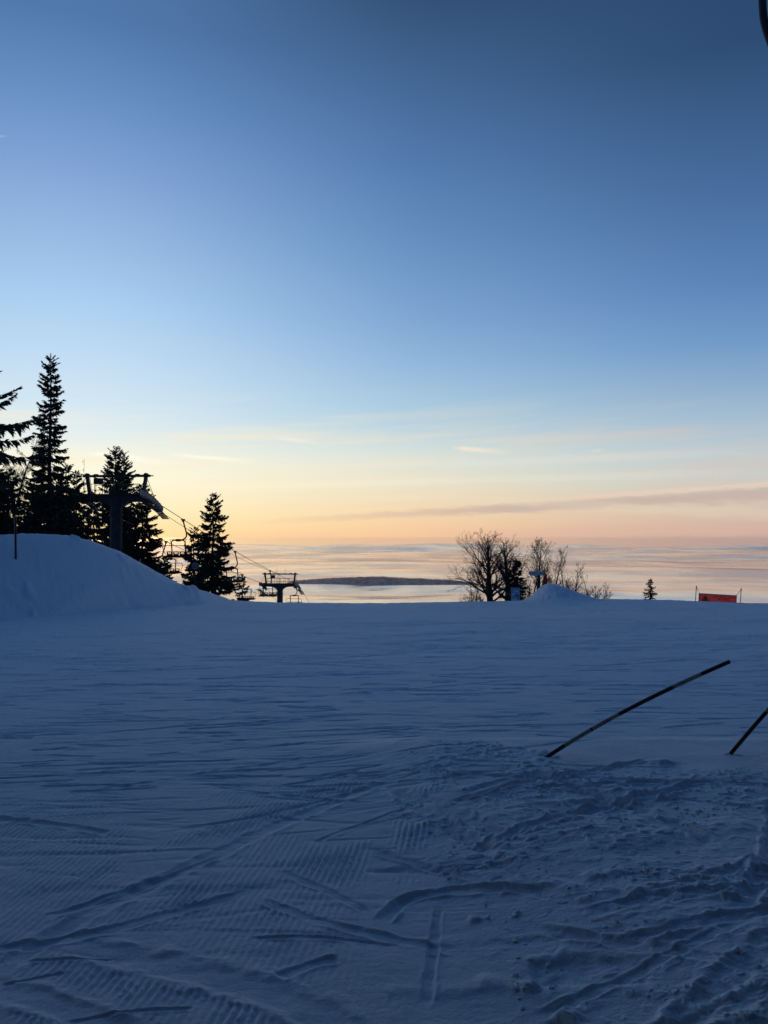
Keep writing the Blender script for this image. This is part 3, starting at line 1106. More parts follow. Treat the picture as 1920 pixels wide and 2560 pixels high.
# ------------------------------------------------------------------ spruces
def spruce(name, u, vtop, Yd, Rb, label, seed, group=None, power=0.62, dens=1.0, whorl=0.36, droop=1.0, bare=0.02, lean=0.0, ts=1.0):
    rng = np.random.RandomState(seed)
    p = at(u, vtop, Yd)
    x0, y0, zt = p
    gz = ground_z(x0, y0) - 0.15
    H = zt - gz
    root = tag(empty(name, (x0, y0, gz), rng.uniform(0, 6.28)), label, 'tree', group)
    tb = MB()
    n = 14
    pts = [(lean * (k / n) ** 2 * 0.3 + 0.03 * math.sin(k * 1.3 + seed), 0.03 * math.cos(k * 1.7 + seed), H * k / n) for k in range(n + 1)]
    pts[0] = (0, 0, 0)
    rad = [max(0.010, (0.011 * H + 0.05) * (1 - k / n) ** 0.9 + 0.006) for k in range(n + 1)]
    tb.tube(pts, rad, 9)
    pz = np.array([q[2] for q in pts])
    pxy = np.array([(q[0], q[1]) for q in pts])
    V = []
    z = H * bare + 0.3
    while z < H - 0.10:
        f = 1 - z / H
        sp_ = whorl * (0.55 + 0.7 * f)
        nb = int(round((5.5 + 3.0 * min(1, f * 2)) * dens))
        a0 = rng.uniform(0, 6.28)
        for b in range(nb):
            if rng.rand() < 0.10:
                continue
            an = a0 + 6.283 * b / nb + rng.uniform(-.4, .4)
            zz = z + rng.uniform(-.95, .95) * sp_
            ff = min(1, max(0.0, 1 - zz / H))
            L = Rb * ff ** power * rng.uniform(0.62, 1.10) + 0.05 * ts
            if rng.rand() < 0.12:
                L *= 0.55
            if rng.rand() < 0.07:
                L *= 1.18
            d = np.array([math.cos(an), math.sin(an)])
            side = np.array([-d[1], d[0]])
            # rise angle: upward near the tip, drooping with age, tips turning up
            rise = 0.75 * (1 - min(1, ff * 3.2)) - droop * (0.16 + 0.34 * min(1, ff * 1.6)) * min(1, ff * 4)
            rise += rng.uniform(-.1, .1)
            ns = 6
            s = np.linspace(0, 1, ns)
            ox = np.interp(zz, pz, pxy[:, 0])
            oy = np.interp(zz, pz, pxy[:, 1])
            hz = zz + L * (rise * s + 0.22 * droop * min(1, ff * 3) * s ** 3 - 0.06 * np.sin(np.pi * s))
            cx = ox + d[0] * L * s
            cy = oy + d[1] * L * s
            if L > 0.35:
                tb.tube(list(zip(cx, cy, hz)), [max(0.004, (0.006 + 0.011 * L) * (1 - .85 * q)) for q in s], 3, False)
            # sprays along the branch
            nt = int(max(7, (9 + 46 * L / ts) * min(1.25, dens + 0.1)))
            t = rng.uniform(0.10 if L < 0.8 else 0.22, 1.0, nt) ** 0.85
            bx = np.interp(t, s, cx)
            by = np.interp(t, s, cy)
            bz = np.interp(t, s, hz)
            sg = rng.choice([-1, 1], nt)
            tl = (0.13 + 0.34 * L * (1 - t) + 0.10 * rng.rand(nt)) * rng.uniform(.65, 1.15, nt)
            tl = np.minimum(tl, 0.62) * min(1.0, 0.38 + 5.0 * ff) * ts
            out = rng.uniform(.35, .95, nt)
            sd2 = sg * rng.uniform(.3, 1.0, nt)
            dn = -rng.uniform(0.05, 0.85, nt) * (0.4 + 0.6 * min(1, ff * 3)) * droop
            hang = rng.rand(nt) < 0.30 * droop * min(1, ff * 2.5)
            dn = np.where(hang, -1.3, dn)
            up = (ff < 0.12)
            if up:
                dn = rng.uniform(-.1, .7, nt)
            D = np.stack([d[0] * out + side[0] * sd2, d[1] * out + side[1] * sd2, dn], -1)
            D /= np.linalg.norm(D, axis=1)[:, None]
            B = np.stack([bx, by, bz], -1)
            T = B + D * tl[:, None]
            ref = rng.normal(size=(nt, 3))
            Wv = np.cross(D, ref)
            Wv /= np.linalg.norm(Wv, axis=1)[:, None] + 1e-9
            wd = (0.018 * ts + 0.085 * tl * rng.uniform(.6, 1.3, nt))[:, None]
            mid = B + D * (tl * rng.uniform(.35, .6, nt))[:, None]
            V.append(np.stack([B, mid + Wv * wd, T, mid - Wv * wd], 1))
            # needles right along the branch itself
            n2_ = max(3, int(L * 12))
            t2 = rng.uniform(0.15, 1.0, n2_)
            B2 = np.stack([np.interp(t2, s, cx), np.interp(t2, s, cy), np.interp(t2, s, hz)], -1)
            D2 = np.tile(np.array([d[0], d[1], rise]), (n2_, 1)) + rng.normal(0, .25, (n2_, 3))
            D2 /= np.linalg.norm(D2, axis=1)[:, None]
            T2 = B2 + D2 * ts * (0.16 + 0.1 * rng.rand(n2_))[:, None]
            W2 = np.cross(D2, rng.normal(size=(n2_, 3)))
            W2 /= np.linalg.norm(W2, axis=1)[:, None] + 1e-9
            V.append(np.stack([B2, (B2 + T2) / 2 + W2 * 0.045 * ts, T2, (B2 + T2) / 2 - W2 * 0.045 * ts], 1))
        z += sp_
    # leader
    nl = 26
    zl = H - rng.uniform(0, 0.6, nl)
    B = np.stack([np.full(nl, pts[-1][0]), np.full(nl, pts[-1][1]), zl], -1)
    D = rng.normal(size=(nl, 3)) * np.array([1, 1, .4]) + np.array([0, 0, .8])
    D /= np.linalg.norm(D, axis=1)[:, None]
    T = B + D * (0.05 + 0.16 * (H - zl))[:, None]
    Wv = np.cross(D, rng.normal(size=(nl, 3)))
    Wv /= np.linalg.norm(Wv, axis=1)[:, None]
    V.append(np.stack([B, (B + T) / 2 + Wv * .03, T, (B + T) / 2 - Wv * .03], 1))
    V = np.concatenate(V)
    tb.build('trunk', M['bark'], root, smooth=True)
    me = poly_mesh('crown', V.reshape(-1, 3), np.arange(len(V) * 4).reshape(-1, 4))
    link('crown', me, M['needles'], root)
    return root


# ------------------------------------------------------------------ leafless trees
def bare_tree(name, u, vtop, Yd, spread, trunk_r, label, seed, group=None, stems=1, first=0.12, limbs=16, fan=0.55, up=0.35, lean=(0, 0), twig=1.0, maxlev=4):
    rng = random.Random(seed)
    x0, y0, zt = at(u, vtop, Yd)
    gz = ground_z(x0, y0) - 0.1
    H = zt - gz
    root = tag(empty(name, (x0, y0, gz)), label, 'tree', group)
    tk, tw = MB(), MB()

    def rv():
        return Vector((rng.gauss(0, 1), rng.gauss(0, 1), rng.gauss(0, 1)))

    def grow(p, d, L, r, lev, maxlev):
        n = max(2, min(7, int(L / (0.16 if lev > 1 else 0.3)) + 2))
        pts, rr = [p.copy()], [r]
        st = L / n
        for k in range(n):
            d = (d + rv() * (0.085 + 0.022 * lev) + Vector((0, 0, up * 0.10))).normalized()
            p = p + d * st
            pts.append(p.copy())
            rr.append(max(0.0042, r * (1 - 0.82 * (k + 1) / n)))
        (tk if lev <= 1 else tw).tube(pts, rr, (9, 6, 4, 3, 3, 3)[lev], lev < 1)
        if lev >= maxlev:
            return
        cnt = {1: 7, 2: 5, 3: 3, 4: 2}.get(lev, 3)
        cnt = max(1, int(cnt * (0.7 + 0.6 * rng.random()) * twig * min(1.5, 0.55 + L * 0.55)))
        for c in range(cnt):
            t = rng.uniform(0.22, 0.98)
            i = min(n - 1, int(t * n))
            q = pts[i].lerp(pts[i + 1], t * n - i)
            dd = (pts[i + 1] - pts[i]).normalized()
            sd_ = dd.cross(rv()).normalized()
            a = rng.uniform(0.35, 0.85)
            nd = (dd * math.cos(a) + sd_ * math.sin(a) + Vector((0, 0, up * 0.35))).normalized()
            grow(q, nd, L * rng.uniform(0.38, 0.66) * (1.15 - 0.5 * t), rr[i] * 0.48, lev + 1, maxlev)

    for s_ in range(stems):
        sa = rng.uniform(0, 6.28)
        if stems > 1:
            d0 = Vector((math.cos(2.4 * s_ + seed) * fan, math.sin(2.4 * s_ + seed) * fan * 0.7, 1)).normalized()
        else:
            d0 = Vector((lean[0], lean[1], 1)).normalized()
        Ls = H * (1.0 if s_ == 0 else rng.uniform(0.55, 0.95))
        n = 10
        p = Vector((0.04 * s_ * math.cos(sa), 0.04 * s_ * math.sin(sa), 0))
        d = d0.copy()
        pts, rr = [p.copy()], [trunk_r * (1.15 if stems == 1 else 1)]
        for k in range(n):
            d = (d + rv() * 0.055 + Vector((0, 0, 0.07))).normalized()
            p = p + d * (Ls * 0.96 / n)
            pts.append(p.copy())
            rr.append(max(0.008, trunk_r * (1 - (k + 1) / n) ** 0.8))
        # bring the leading stem to the height seen in the photo
        kz = (H / pts[-1].z) if s_ == 0 else 1.0
        pts = [Vector((q.x, q.y, q.z * kz)) for q in pts]
        tk.tube(pts, rr, 10)
        nl = limbs if stems == 1 else max(5, limbs // stems + 2)
        for c in range(nl):
            t = first + (0.97 - first) * ((c + rng.random()) / nl)
            i = min(n - 1, int(t * n))
            q = pts[i].lerp(pts[i + 1], t * n - i)
            an = c * 2.4 + rng.uniform(-.5, .5)
            el_ = rng.uniform(0.15, 0.75) + 0.5 * t
            nd = Vector((math.cos(an) * math.cos(el_), math.sin(an) * math.cos(el_), math.sin(el_)))
            shape = math.sin(math.pi * min(1, 0.30 + 0.70 * t)) ** 0.6
            LL = spread * (0.12 + 0.98 * max(0.0, math.sin(math.pi * (0.20 + 0.77 * t))) ** 1.1) * rng.uniform(0.75, 1.1) * (1 if stems == 1 else 0.6)
            grow(q, nd, LL, rr[i] * 0.44, 1, maxlev)
    zs = H / max(q[2] for q in tk.v + tw.v)
    tk.v = [(q[0], q[1], q[2] * zs) for q in tk.v]
    tw.v = [(q[0], q[1], q[2] * zs) for q in tw.v]
    tk.build('trunk', M['bark'], root, smooth=True)
    tw.build('crown', M['twig'], root)
    return root


# ------------------------------------------------------------------ chairlift
ROPE_DIR = Vector((4.45, 57.0, -9.75)).normalized()
ROPE_AZ = math.atan2(4.45, 57.0)
P1 = at(291, 1245, 58.0)          # crossarm centre, upper tower
P2 = at(700, 1463, 115.0)         # crossarm centre, lower tower
GAUGE = 2.52
cr, sr = math.cos(ROPE_AZ), math.sin(ROPE_AZ)


def lift_tower(loc_arm, label, extras):
    gx, gy = loc_arm[0], loc_arm[1]
    gz = ground_z(gx, gy) - 0.6
    H = loc_arm[2] - gz
    root = tag(empty('lift_tower', (gx, gy, gz), -ROPE_AZ), label, 'lift tower', 'chairlift towers along the slope')
    c = MB()
    c.tube([(0, 0, 0), (0, 0, H * 0.5), (0, 0, H - 0.22)], [0.47, 0.45, 0.42], 12)
    col = c.build('column', M['steel'], root)
    for z in (H * 0.30, H * 0.62, H - 1.25):
        MB().tube([(0, 0, z - 0.05), (0, 0, z + 0.05)], 0.52, 16).build('flange', M['steel'], col)
    ld = MB()
    for s in (-.19, .19):
        ld.bar((s, -0.62, 0.8), (s, -0.62, H + 0.2), 0.04)
    z = 1.0
    while z < H:
        ld.bar((-.19, -0.62, z), (.19, -0.62, z), 0.025)
        z += 0.3
    for z in (2.0, H * 0.5, H - 1):
        ld.bar((-.19, -0.62, z), (-.19, -0.40, z), 0.03)
        ld.bar((.19, -0.62, z), (.19, -0.40, z), 0.03)
    ld.build('ladder', M['steel'], root)
    a = MB()
    a.box((0, 0, H), (4.75, 0.42, 0.42 if extras else 0.58))
    for s in (-1, 1):       # arched haunches under the arm
        poly = [(s * 0.38, H - 0.212), (s * 1.55, H - 0.212)]
        for k in range(1, 9):
            t = k / 8
            poly.append((s * (1.55 - 1.17 * math.sin(t * math.pi / 2)), H - 0.212 - 0.62 * (1 - math.cos(t * math.pi / 2))))
        a.prism(poly, 'y', -0.2, 0.2)
        a.box((s * 2.24, 0, H - 0.06), (0.42, 0.5, 0.75))
    a.build('crossarm', M['steel'], root)
    g = MB()
    for s in (-1, 1):
        g.bar((s * 1.98, 0, H + 0.2), (s * 2.2, 0, H + 1.55), 0.26, 0.2)
    g.box((0, 0, H + 1.60), (5.0, 0.18, 0.17))
    for s in (-1, 1):
        g.box((s * 2.62, 0, H + 1.60), (0.24, 0.07, 0.07))
        g.tube([(s * 2.2, -0.16, H + 1.66), (s * 2.2, 0.16, H + 1.66)], 0.15, 10)
    for xx in (-1.55, 1.55):
        g.box((xx, 0, H + 1.71), (0.3, 0.12, 0.08))
    g.build('gantry_frame', M['dark_steel'], root)
    ry = MB()
    for yy in (-0.55, 0.55):
        ry.bar((-1.9, yy, H + 0.98), (1.9, yy, H + 0.98), 0.035)
        ry.bar((-1.9, yy, H + 0.56), (1.9, yy, H + 0.56), 0.028)
        for xx in (-1.9, -1.3, -0.65, 0, 0.65, 1.3, 1.9):
            ry.bar((xx, yy, H + 0.2), (xx, yy, H + 0.98), 0.035)
    ry.bar((-.25, -0.5, H + .2), (-.25, -0.5, H + 1.55), 0.03)
    ry.bar((.1, -0.5, H + .2), (.1, -0.5, H + 1.55), 0.03)
    for k in range(5):
        ry.bar((-.25, -0.5, H + .35 + .25 * k), (.1, -0.5, H + .35 + .25 * k), 0.022)
    ry.build('railing', M['dark_steel'], root)
    wk = MB()
    wk.box((0, 0, H + 0.235), (4.2, 1.15, 0.05))
    wk.build('walkway', M['dark_steel'], root)
    bx = MB()
    bx.box((-1.05 if extras else -1.35, -0.02, H + 1.24), (0.66, 0.22, 0.42))
    bx.build('equipment_box', M['dark_steel'], root, bevel=0.02)
    if extras:
        for xx in (-.45, .75):
            MB().tube([(xx, 0, H + 1.68), (xx, 0, H + 2.35)], 0.022, 6).build('lightning_rod', M['dark_steel'], root)
    # sheave trains, bending from the flat to the rope's slope
    for s in (-1, 1):
        xs = s * GAUGE
        n = 10
        prof = []
        for k in range(n):
            yy = -1.9 + 4.2 * k / (n - 1)
            t = max(0, (yy + 1.9) / 4.2)
            prof.append((yy, H + 0.34 - 0.98 * (0.25 * t + 0.75 * t * t) * 1.0 - 0.05))
        tr = MB()
        for (ya, za), (yb, zb) in zip(prof[:-1], prof[1:]):
            tr.bar((xs - 0.085, ya, za - 0.02), (xs - 0.085, yb, zb - 0.02), 0.06, 0.34)
        for (ya, za), (yb, zb) in zip(prof[0:-1:2], prof[2::2]):
            tr.bar((xs, ya, za - 0.24), (xs, yb, zb - 0.24), 0.10, 0.12)
        tr.bar((s * 2.3, -0.2, H - 0.05), (xs, 0.1, H + 0.0), 0.16, 0.2)
        train = tr.build('sheave_train', M['dark_steel'], root)
        for yy, zz in prof:
            wm = MB()
            wm.wheel((xs + 0.02, yy, zz), 0.22, 0.10)
            wm.wheel((xs + 0.02, yy, zz), 0.09, 0.13, sides=12)
            wm.build('sheave', M['sheave'], train)
        # service catwalk below and outside the train
        cw = MB()
        off = s * 0.42
        for dx in (0, 0.11, 0.22, 0.33, 0.44):
            for (ya, za), (yb, zb) in zip(prof[0:-1:3], prof[3::3]):
                cw.bar((xs + off * 0.3 + s * dx, ya, za - 0.78), (xs + off * 0.3 + s * dx, yb, zb - 0.78), 0.05, 0.05)
        for k in range(0, n):
            cw.bar((xs + off * 0.3 - s * 0.05, prof[k][0], prof[k][1] - 0.78), (xs + off * 0.3 + s * 0.5, prof[k][0], prof[k][1] - 0.78), 0.05, 0.03)
        for k in (1, 5, 9):
            cw.bar((xs + off * 0.3, prof[k][0], prof[k][1] - 0.78), (xs - 0.085, prof[k][0], prof[k][1] - 0.1), 0.035)
        cw.build('catwalk', M['dark_steel'], root)
        st = MB()
        st.tube([(s * 2.2, 0, H + 1.6), (xs, 1.5, prof[8][1])], 0.018, 5)
        st.tube([(s * 2.2, 0, H + 1.6), (xs, -1.4, prof[1][1])], 0.018, 5)
        st.tube([(s * 2.0, 0, H + 1.5), (xs, 2.1, prof[9][1])], 0.015, 5)
        st.build('stay_rod', M['dark_steel'], root)
    return root, prof, gz, H


t1, prof1, gz1, H1 = lift_tower(P1, 'large dark lift tower rising behind the left snow bank', False)
t2, prof2, gz2, H2 = lift_tower(P2, 'small far lift tower at the crest beside the sea of clouds', True)


def tpt(root, x, y, z):
    """point in a tower's frame to the world"""
    l = root.location
    return Vector((l.x + x * cr + y * sr, l.y - x * sr + y * cr, l.z + z))


ropes = {}
for s, lab in ((-1, 'lift cable of the left side passing behind the spruces'), (1, 'lift cable of the right side carrying the nearest chair')):
    pts = []
    up_ = [tpt(t1, s * GAUGE, -46, prof1[0][1] + 2.2), tpt(t1, s * GAUGE, -22, prof1[0][1] + 0.95)]
    pts += up_
    pts += [tpt(t1, s * GAUGE + 0.02, y, z + 0.215) for y, z in prof1]
    a = tpt(t1, s * GAUGE + 0.02, prof1[-1][0], prof1[-1][1] + 0.215)
    b = tpt(t2, s * GAUGE + 0.02, prof2[0][0], prof2[0][1] + 0.215)
    ropes[s] = (a, b)
    for k in range(1, 12):
        t = k / 12
        q = a.lerp(b, t)
        q.z -= 0.35 * 4 * t * (1 - t)
        pts.append(q)
    pts += [tpt(t2, s * GAUGE + 0.02, y, z + 0.215) for y, z in prof2]
    e = tpt(t2, s * GAUGE, 42, prof2[-1][1] + 0.2 - 14.5)
    pts.append(pts[-1].lerp(e, 0.5))
    pts.append(e)
    rm = MB()
    rm.tube(pts, 0.026, 6)
    tag(rm.build('haul_cable', M['rope'], None, smooth=True), lab, 'cable', 'chairlift cables')
cm_ = MB()
a = tpt(t1, 1.9, 0.3, H1 - 0.15)
b = tpt(t2, 0.35, 0, H2 + 1.55)
pp = [tpt(t1, -0.6, -40, H1 + 3.3), tpt(t1, -1.2, 0, H1 + 1.7)]
pts = [a.lerp(b, k / 14) - Vector((0, 0, 0.75 * 4 * (k / 14) * (1 - k / 14))) for k in range(15)]
cm_.tube(pts, 0.020, 5)
tag(cm_.build('signal_cable', M['rope'], None), 'thin signal cable hanging just under the right lift cable', 'cable')


def rope_at(s, Yd):
    a, b = ropes[s]
    t = (Yd - a.y) / (b.y - a.y)
    q = a.lerp(b, t)
    if 0 < t < 1:
        q.z -= 0.35 * 4 * t * (1 - t)
    return q


def rounded_loop(wd, z0, z1, rad, y0, y1, n=5):
    """inverted U from (-wd/2, z0) up to z1 and down again"""
    pts = [(-wd / 2, y0, z0)]
    for k in range(n + 1):
        a = math.pi - k * math.pi / 2 / n
        pts.append((-wd / 2 + rad + rad * math.cos(a), y1, z1 - rad + rad * math.sin(a)))
    for k in range(n + 1):
        a = math.pi / 2 - k * math.pi / 2 / n
        pts.append((wd / 2 - rad + rad * math.cos(a), y1, z1 - rad + rad * math.sin(a)))
    pts.append((wd / 2, y0, z0))
    return pts


def make_chair():
    """four seater; local origin at the rope grip, facing -Y"""
    root = empty('lift_chair', (0, 0, 0))
    g = MB()
    g.box((0, 0, 0.0), (0.16, 0.62, 0.13))
    g.box((0, 0.02, -0.11), (0.12, 0.3, 0.14))
    g.build('grip', M['dark_steel'], root, bevel=0.015)
    h = MB()
    arm = [(0, 0.0, -0.08), (0, 0.30, -0.45), (0, 0.66, -0.85), (0, 0.88, -1.12), (0, 0.86, -1.34), (0, 0.55, -1.50), (0, 0.0, -1.60), (0, -0.62, -1.66), (0, -1.05, -1.66)]
    h.tube(arm, 0.062, 8)
    h.box((0, -1.15, -1.66), (0.36, 0.2, 0.2))
    h.build('hanger_arm', M['dark_steel'], root, smooth=False)
    fr = MB()
    fr.tube(rounded_loop(1.12, -2.86, -1.66, 0.22, -0.90, -1.15), 0.052, 8)
    fr.build('bail_frame', M['dark_steel'], root)
    st = MB()
    st.box((0, -1.17, -2.95), (2.14, 0.50, 0.15))
    st.box((0, -0.91, -3.02), (1.9, 0.08, 0.08))
    for x in (-.55, .55):
        st.box((x, -1.10, -3.04), (0.07, 0.45, 0.10))
    st.build('seat', M['seat'], root, bevel=0.02)
    for k in range(4):
        xc = -0.795 + 0.53 * k
        bk = MB()
        wd, z0, z1, yb = 0.45, -2.91, -2.56, -0.89
        bk.box((xc, yb, z1 - 0.03), (wd, 0.05, 0.07))
        bk.box((xc, yb, z0 + 0.09), (wd, 0.05, 0.14))
        bk.box((xc, yb, z0 + 0.215), (wd * 0.5, 0.04, 0.035))
        for sx_ in (-1, 1):
            bk.box((xc + sx_ * (wd / 2 - 0.045), yb + 0.002, (z0 + z1) / 2), (0.09, 0.052, z1 - z0 - 0.01))
        bk.build('backrest', M['seat'], root)
    sb = MB()
    sb.tube(rounded_loop(2.2, -2.82, -2.08, 0.2, -0.95, -1.6), 0.026, 6)
    sb.tube([(-0.75, -1.15, -1.61), (0.75, -1.15, -1.61)], 0.018, 6)
    for x in (-.6, .6):
        sb.tube([(x, -1.15, -1.61), (x * 1.08, -1.4, -2.08)], 0.018, 6)
    sb.build('safety_bar', M['dark_steel'], root)
    return root


ch0 = make_chair()
chairs = [(1, 65.0, 'nearest empty four seat lift chair hanging left of the tall pointed spruce', 0),
          (1, 81.0, 'empty lift chair half hidden by the right edge of the tall pointed spruce', 0),
          (1, 97.0, 'empty lift chair hanging in front of the left end of the far tower', 0),
          (1, 113.6, 'empty lift chair hanging just right of the far tower column', 0),
          (-1, 75.5, 'empty lift chair half lost in the spruces under the nearest chair', 1),
          (-1, 90.5, 'empty lift chair hidden behind the trunk of the tall pointed spruce', 1),
          (-1, 105.0, 'low empty lift chair between the tall pointed spruce and far tower', 1)]
for k, (s, Yd, lab, flip) in enumerate(chairs):
    o = ch0 if k == 0 else copy_tree(ch0)
    o.location = rope_at(s, Yd) + Vector((0, 0, -0.02))
    o.rotation_euler = (0, 0, -ROPE_AZ + (math.pi if flip else 0))
    tag(o, lab, 'chairlift chair', 'empty chairs hanging from the lift cable')

# ------------------------------------------------------------------ trees
G1 = 'spruces behind the snow bank and the lift'
spruce('spruce_tree', -78, 948, 33, 4.9, 'spruce at the left edge with long drooping branches reaching into the sky', 11, G1, dens=0.62, whorl=0.60, power=0.42, droop=1.15, bare=0.62)
spruce('spruce_tree', 128, 884, 45, 1.8, 'tallest narrow spruce standing against the sky on the left', 12, G1, power=0.56, dens=0.95)
spruce('spruce_tree', 290, 1118, 70, 4.2, 'broad spruce rising behind the large lift tower', 13, G1)
spruce('spruce_tree', 309, 1128, 72, 3.2, 'slightly shorter twin top just right of the spruce behind the large lift tower', 14, G1, dens=0.8)
spruce('spruce_tree', 357, 1212, 63, 3.3, 'dark spruce right of the large lift tower column', 15, G1, dens=1.15)
spruce('spruce_tree', 413, 1392, 52, 1.5, 'short spruce at the foot of the bank below the nearest chair', 16, G1)
spruce('spruce_tree', 533, 1237, 60, 2.9, 'tall pointed spruce standing alone between the chairs and the far tower', 17, G1, dens=1.1)
spruce('spruce_tree', 485, 1318, 56, 1.75, 'smaller spruce leaning against the left side of the tall pointed spruce', 18, G1)
spruce('spruce_tree', 605, 1438, 64, 1.2, 'thin low spruce between the tall pointed spruce and the far tower', 19, G1, dens=0.8)
left = [(22, 1172, 40, 1.7, 'dark spruce thicket tree under the long drooping branches at the left edge'),
        (84, 1190, 42, 1.8, 'dark spruce touching the left side of the tallest spruce'),
        (166, 1162, 44, 1.8, 'dark spruce touching the right side of the tallest spruce'),
        (192, 1182, 47, 1.6, 'dark spruce second to the right of the tallest spruce'),
        (236, 1230, 53, 1.7, 'low spruce standing left of the large lift tower column'),
        (104, 1215, 38, 2.0, 'low dense spruce at the foot of the tallest spruce'),
        (-12, 1128, 37, 1.7, 'low dense spruce cut off by the left edge above the snow bank'),
        (146, 1232, 40, 2.0, 'lowest dense spruce right below the tallest spruce on the bank')]
for k, (u, v, Yd, rb, lab) in enumerate(left):
    spruce('spruce_tree', u, v, Yd, rb, lab, 30 + k, G1, dens=0.85 if k in (4,) else 1.0)
G2 = 'leafless trees'
bare_tree('bare_tree', 52, 1088, 37, 1.3, 0.10, 'leafless tree with upright twigs between the left edge and tallest spruce', 51, G2, limbs=24, first=0.3, twig=1.25, up=0.6)
bare_tree('bare_tree', 8, 1082, 39, 1.25, 0.09, 'leafless tree at the left edge under the long spruce branches', 52, G2, limbs=22, first=0.3, twig=1.25, up=0.6)
bare_tree('bare_tree', 232, 1150, 60, 1.1, 0.06, 'thin leafless sapling poking up left of the large lift tower', 53, G2, limbs=16, first=0.45, twig=1.2, up=0.7)
bare_tree('bare_tree', 1228, 1318, 46, 2.25, 0.235, 'largest leafless tree with a wide rounded crown on the crest', 61, G2, limbs=30, first=0.20, up=0.3)
bare_tree('bare_tree', 1266, 1344, 48, 1.5, 0.28, 'leafless tree with the thickest trunk beside the information board', 62, G2, limbs=22, first=0.25)
bare_tree('bare_tree', 1352, 1340, 50, 1.7, 0.12, 'tall slender leafless tree behind the arrow sign', 63, G2, limbs=24, first=0.22, twig=1.0, up=0.65)
bare_tree('bare_tree', 1366, 1362, 51, 1.25, 0.075, 'thin leafless tree leaning right behind the red flag', 64, G2, limbs=14, first=0.25, lean=(0.22, 0), twig=1.0, up=0.65)
bare_tree('bare_shrub', 1428, 1378, 48, 1.7, 0.06, 'fan shaped leafless shrub right of the small snow mound top', 65, G2, stems=6, limbs=34, fan=0.36, twig=1.2, up=0.9, maxlev=3)
bare_tree('bare_shrub', 1490, 1430, 46, 1.2, 0.045, 'lowest leafless shrub at the right end of the tree group', 66, G2, stems=5, limbs=30, fan=0.45, twig=1.2, up=0.9, maxlev=3)
bare_tree('bare_shrub', 1184, 1448, 45, 1.2, 0.035, 'scrubby leafless shrub at the left foot of the largest leafless tree', 67, G2, stems=6, limbs=36, fan=0.6, twig=1.2, up=0.8, maxlev=3)
bare_tree('bare_shrub', 1314, 1398, 47, 1.3, 0.045, 'tangled leafless shrub between the young dark spruce and the arrow sign', 68, G2, stems=5, limbs=34, fan=0.4, twig=1.2, up=0.8, maxlev=3)
spruce('young_spruce', 1291, 1398, 44.6, 0.95, 'young dark spruce growing among the leafless trees', 71, dens=1.3, whorl=0.26, ts=0.7)


def small_spruce():
    """little open spruce on the crest with clear whorls"""
    return spruce('young_spruce', 1626, 1446, 38.6, 0.52, 'tiny lone spruce in the snow left of the red banner', 72, dens=1.0, whorl=0.13, power=0.9, droop=0.25, ts=0.45)


small_spruce()


